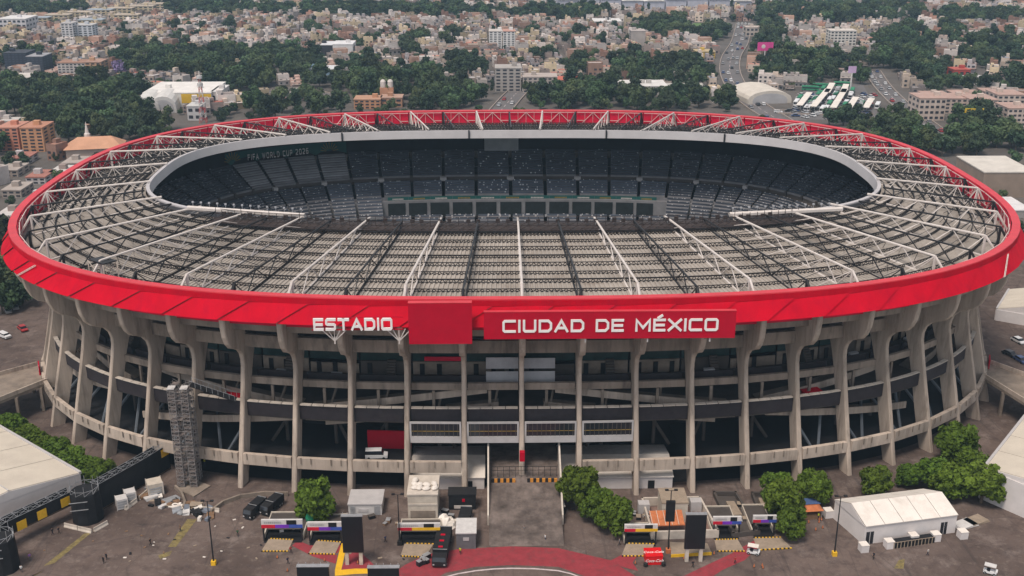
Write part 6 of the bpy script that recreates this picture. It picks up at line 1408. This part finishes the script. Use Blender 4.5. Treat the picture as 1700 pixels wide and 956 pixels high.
# houses: blocks on a few street directions
def hgrid(xr, yr, ang, sx, sy):
    ca, sa = math.cos(ang), math.sin(ang); cx, cy = (xr[0]+xr[1])/2, (yr[0]+yr[1])/2; n = int(max(xr[1]-xr[0], yr[1]-yr[0])*.75/8)
    for i in range(-n, n+1):
        for j in range(-n, n+1):
            gx = i*sx+(6.5 if (i//7) % 1 else 0)+(i//7)*7.0; gy = j*sy+(j//2)*6.5
            x = cx+gx*ca-gy*sa; y = cy+gx*sa+gy*ca
            if xr[0] <= x < xr[1] and yr[0] <= y < yr[1]: yield x+rr_.uniform(-.7,.7), y+rr_.uniform(-.7,.7), ang+(math.pi if False else 0)
cells = []
for bx in range(-8, 9):
    for by in range(0, 9):
        a = [.12,-.22,.35,.05,-.4][(bx*3+by*5) % 5]; cells.append(((bx*120-60, bx*120+60), (100+by*160, 260+by*160), a))
for xr, yr, a in cells:
    for x, y, an in hgrid(xr, yr, a, 7.9, 8.9):
        u, v, Z = PJ((x,y,0)); half = 95+.50*(y+318)
        if abs(x) > half or in_rim((x,y), 34) or v > 345: continue
        if v > 262 and 150 < u < 1640: continue
        wd = woods(u, v) if v > 8 else (math.sin(x*.013+2)+math.sin(y*.011+x*.004) > .35)
        if (wd and rr_.random() < .93) or near_road((x,y), 6) or kept((x,y), 4.5) or rr_.random() < .07: continue
        # leave hidden ground behind the stadium empty
        if y < 330 and abs(x) < 150: continue
        if v > 205 and u > 1380: continue
        if abs(u-852) < 640 and v > 160+(abs(u-852)/600)**3*52: continue
        houses.append((x,y,an,rr_.randrange(HT_N),rr_.uniform(.72,1.02)))
hs_ = sorted(houses, key=lambda h: PJ((h[0],h[1],3))[2]+(0 if -20 < PJ((h[0],h[1],3))[0] < 1720 else 5000))
HL = landmark_label([(x,y,HWORD[HTY[ti]['ci']]) for x,y,a,ti,s in hs_[:300]], 'flat roofed house')
for n_, (x,y,a,ti,s) in enumerate(hs_[:300]):
    t = HTY[ti]; e = empty('house', (x,y,0), HL[n_], 'house', 'flat roofed houses behind the stadium', rz=a); e.scale = (s,s,s)
    inst('wall', t['m_wall'], e); inst('roof', t['m_roof'], e)
    if t['m_tank']: inst('water_tank', t['m_tank'], e)
    for w in t['m_win']: inst('window', w, e)
scatter('far_houses', [t['joined'] for t in HTY], [(x,y,0,ti,a,s) for x,y,a,ti,s in hs_[300:]], 'dense mass of small flat roofed houses stretching into the distance', 'houses')
ts_ = sorted(trees, key=lambda h: PJ((h[0],h[1],3))[2]/h[2]*(1 if -20 < PJ((h[0],h[1],3))[0] < 1720 else 50))
TC = [rr_.randrange(7) for _ in range(290)]
TL = landmark_label([(x,y,['mid green','dark green'][TC[i] % 2]) for i,(x,y,R,wd) in enumerate(ts_[:290])], 'leafy tree')
for n_, (x,y,R,wd) in enumerate(ts_[:290]):
    tree((x,y,0), R, TC[n_], FAR_CR[TC[n_]], .42, TL[n_], 'trees behind the stadium', squash=1.1)
def tj(i):
    me = FAR_CR[i].copy(); return me
scatter('far_trees', FAR_CR+[CYP], [(x,y,R*.32,(7 if rr_.random() < .05 and not wd else rr_.randrange(7)),rr_.random()*6.28,R*(.6 if False else 1.0)) for x,y,R,wd in ts_[290:]], 'woods and street trees spread among the far houses', 'trees')
for u,v,lb in ((198,128,'lilac flowering tree in the woods on the left'),(245,116,'pale lilac flowering tree behind the left woods')): tree(G(u,v), 7.0, 0, JAC, .4, lb)

label_cars(); _bc = {}
for o in sorted(BUSES, key=lambda o: o.location.x):
    n = 'white' if o.data is BUSW else 'green'; _bc[n] = _bc.get(n,0)+1
    tag(o, n+' bus between the terminal canopies, '+('leftmost of its colour' if _bc[n] == 1 else ordinal(_bc[n])+' of its colour from the left'), 'bus', 'buses in the terminal')
# ---------------------------------------------------------------- haze
hz = MB().box(-2600,2600,-700,3400,-1.5,135).build('haze', None); tag(hz, 'thin bluish haze over the city', kind='stuff')
hm = bpy.data.materials.new('haze'); hm.use_nodes = True; nt = hm.node_tree; nt.nodes.clear(); o_ = nt.nodes.new('ShaderNodeOutputMaterial'); pv = nt.nodes.new('ShaderNodeVolumePrincipled')
pv.inputs['Color'].default_value = (.52,.77,1.0,1); pv.inputs['Density'].default_value = .00012; pv.inputs['Anisotropy'].default_value = .1
nt.links.new(pv.outputs[0], o_.inputs['Volume']); hz.data.materials.clear(); hz.data.materials.append(hm)
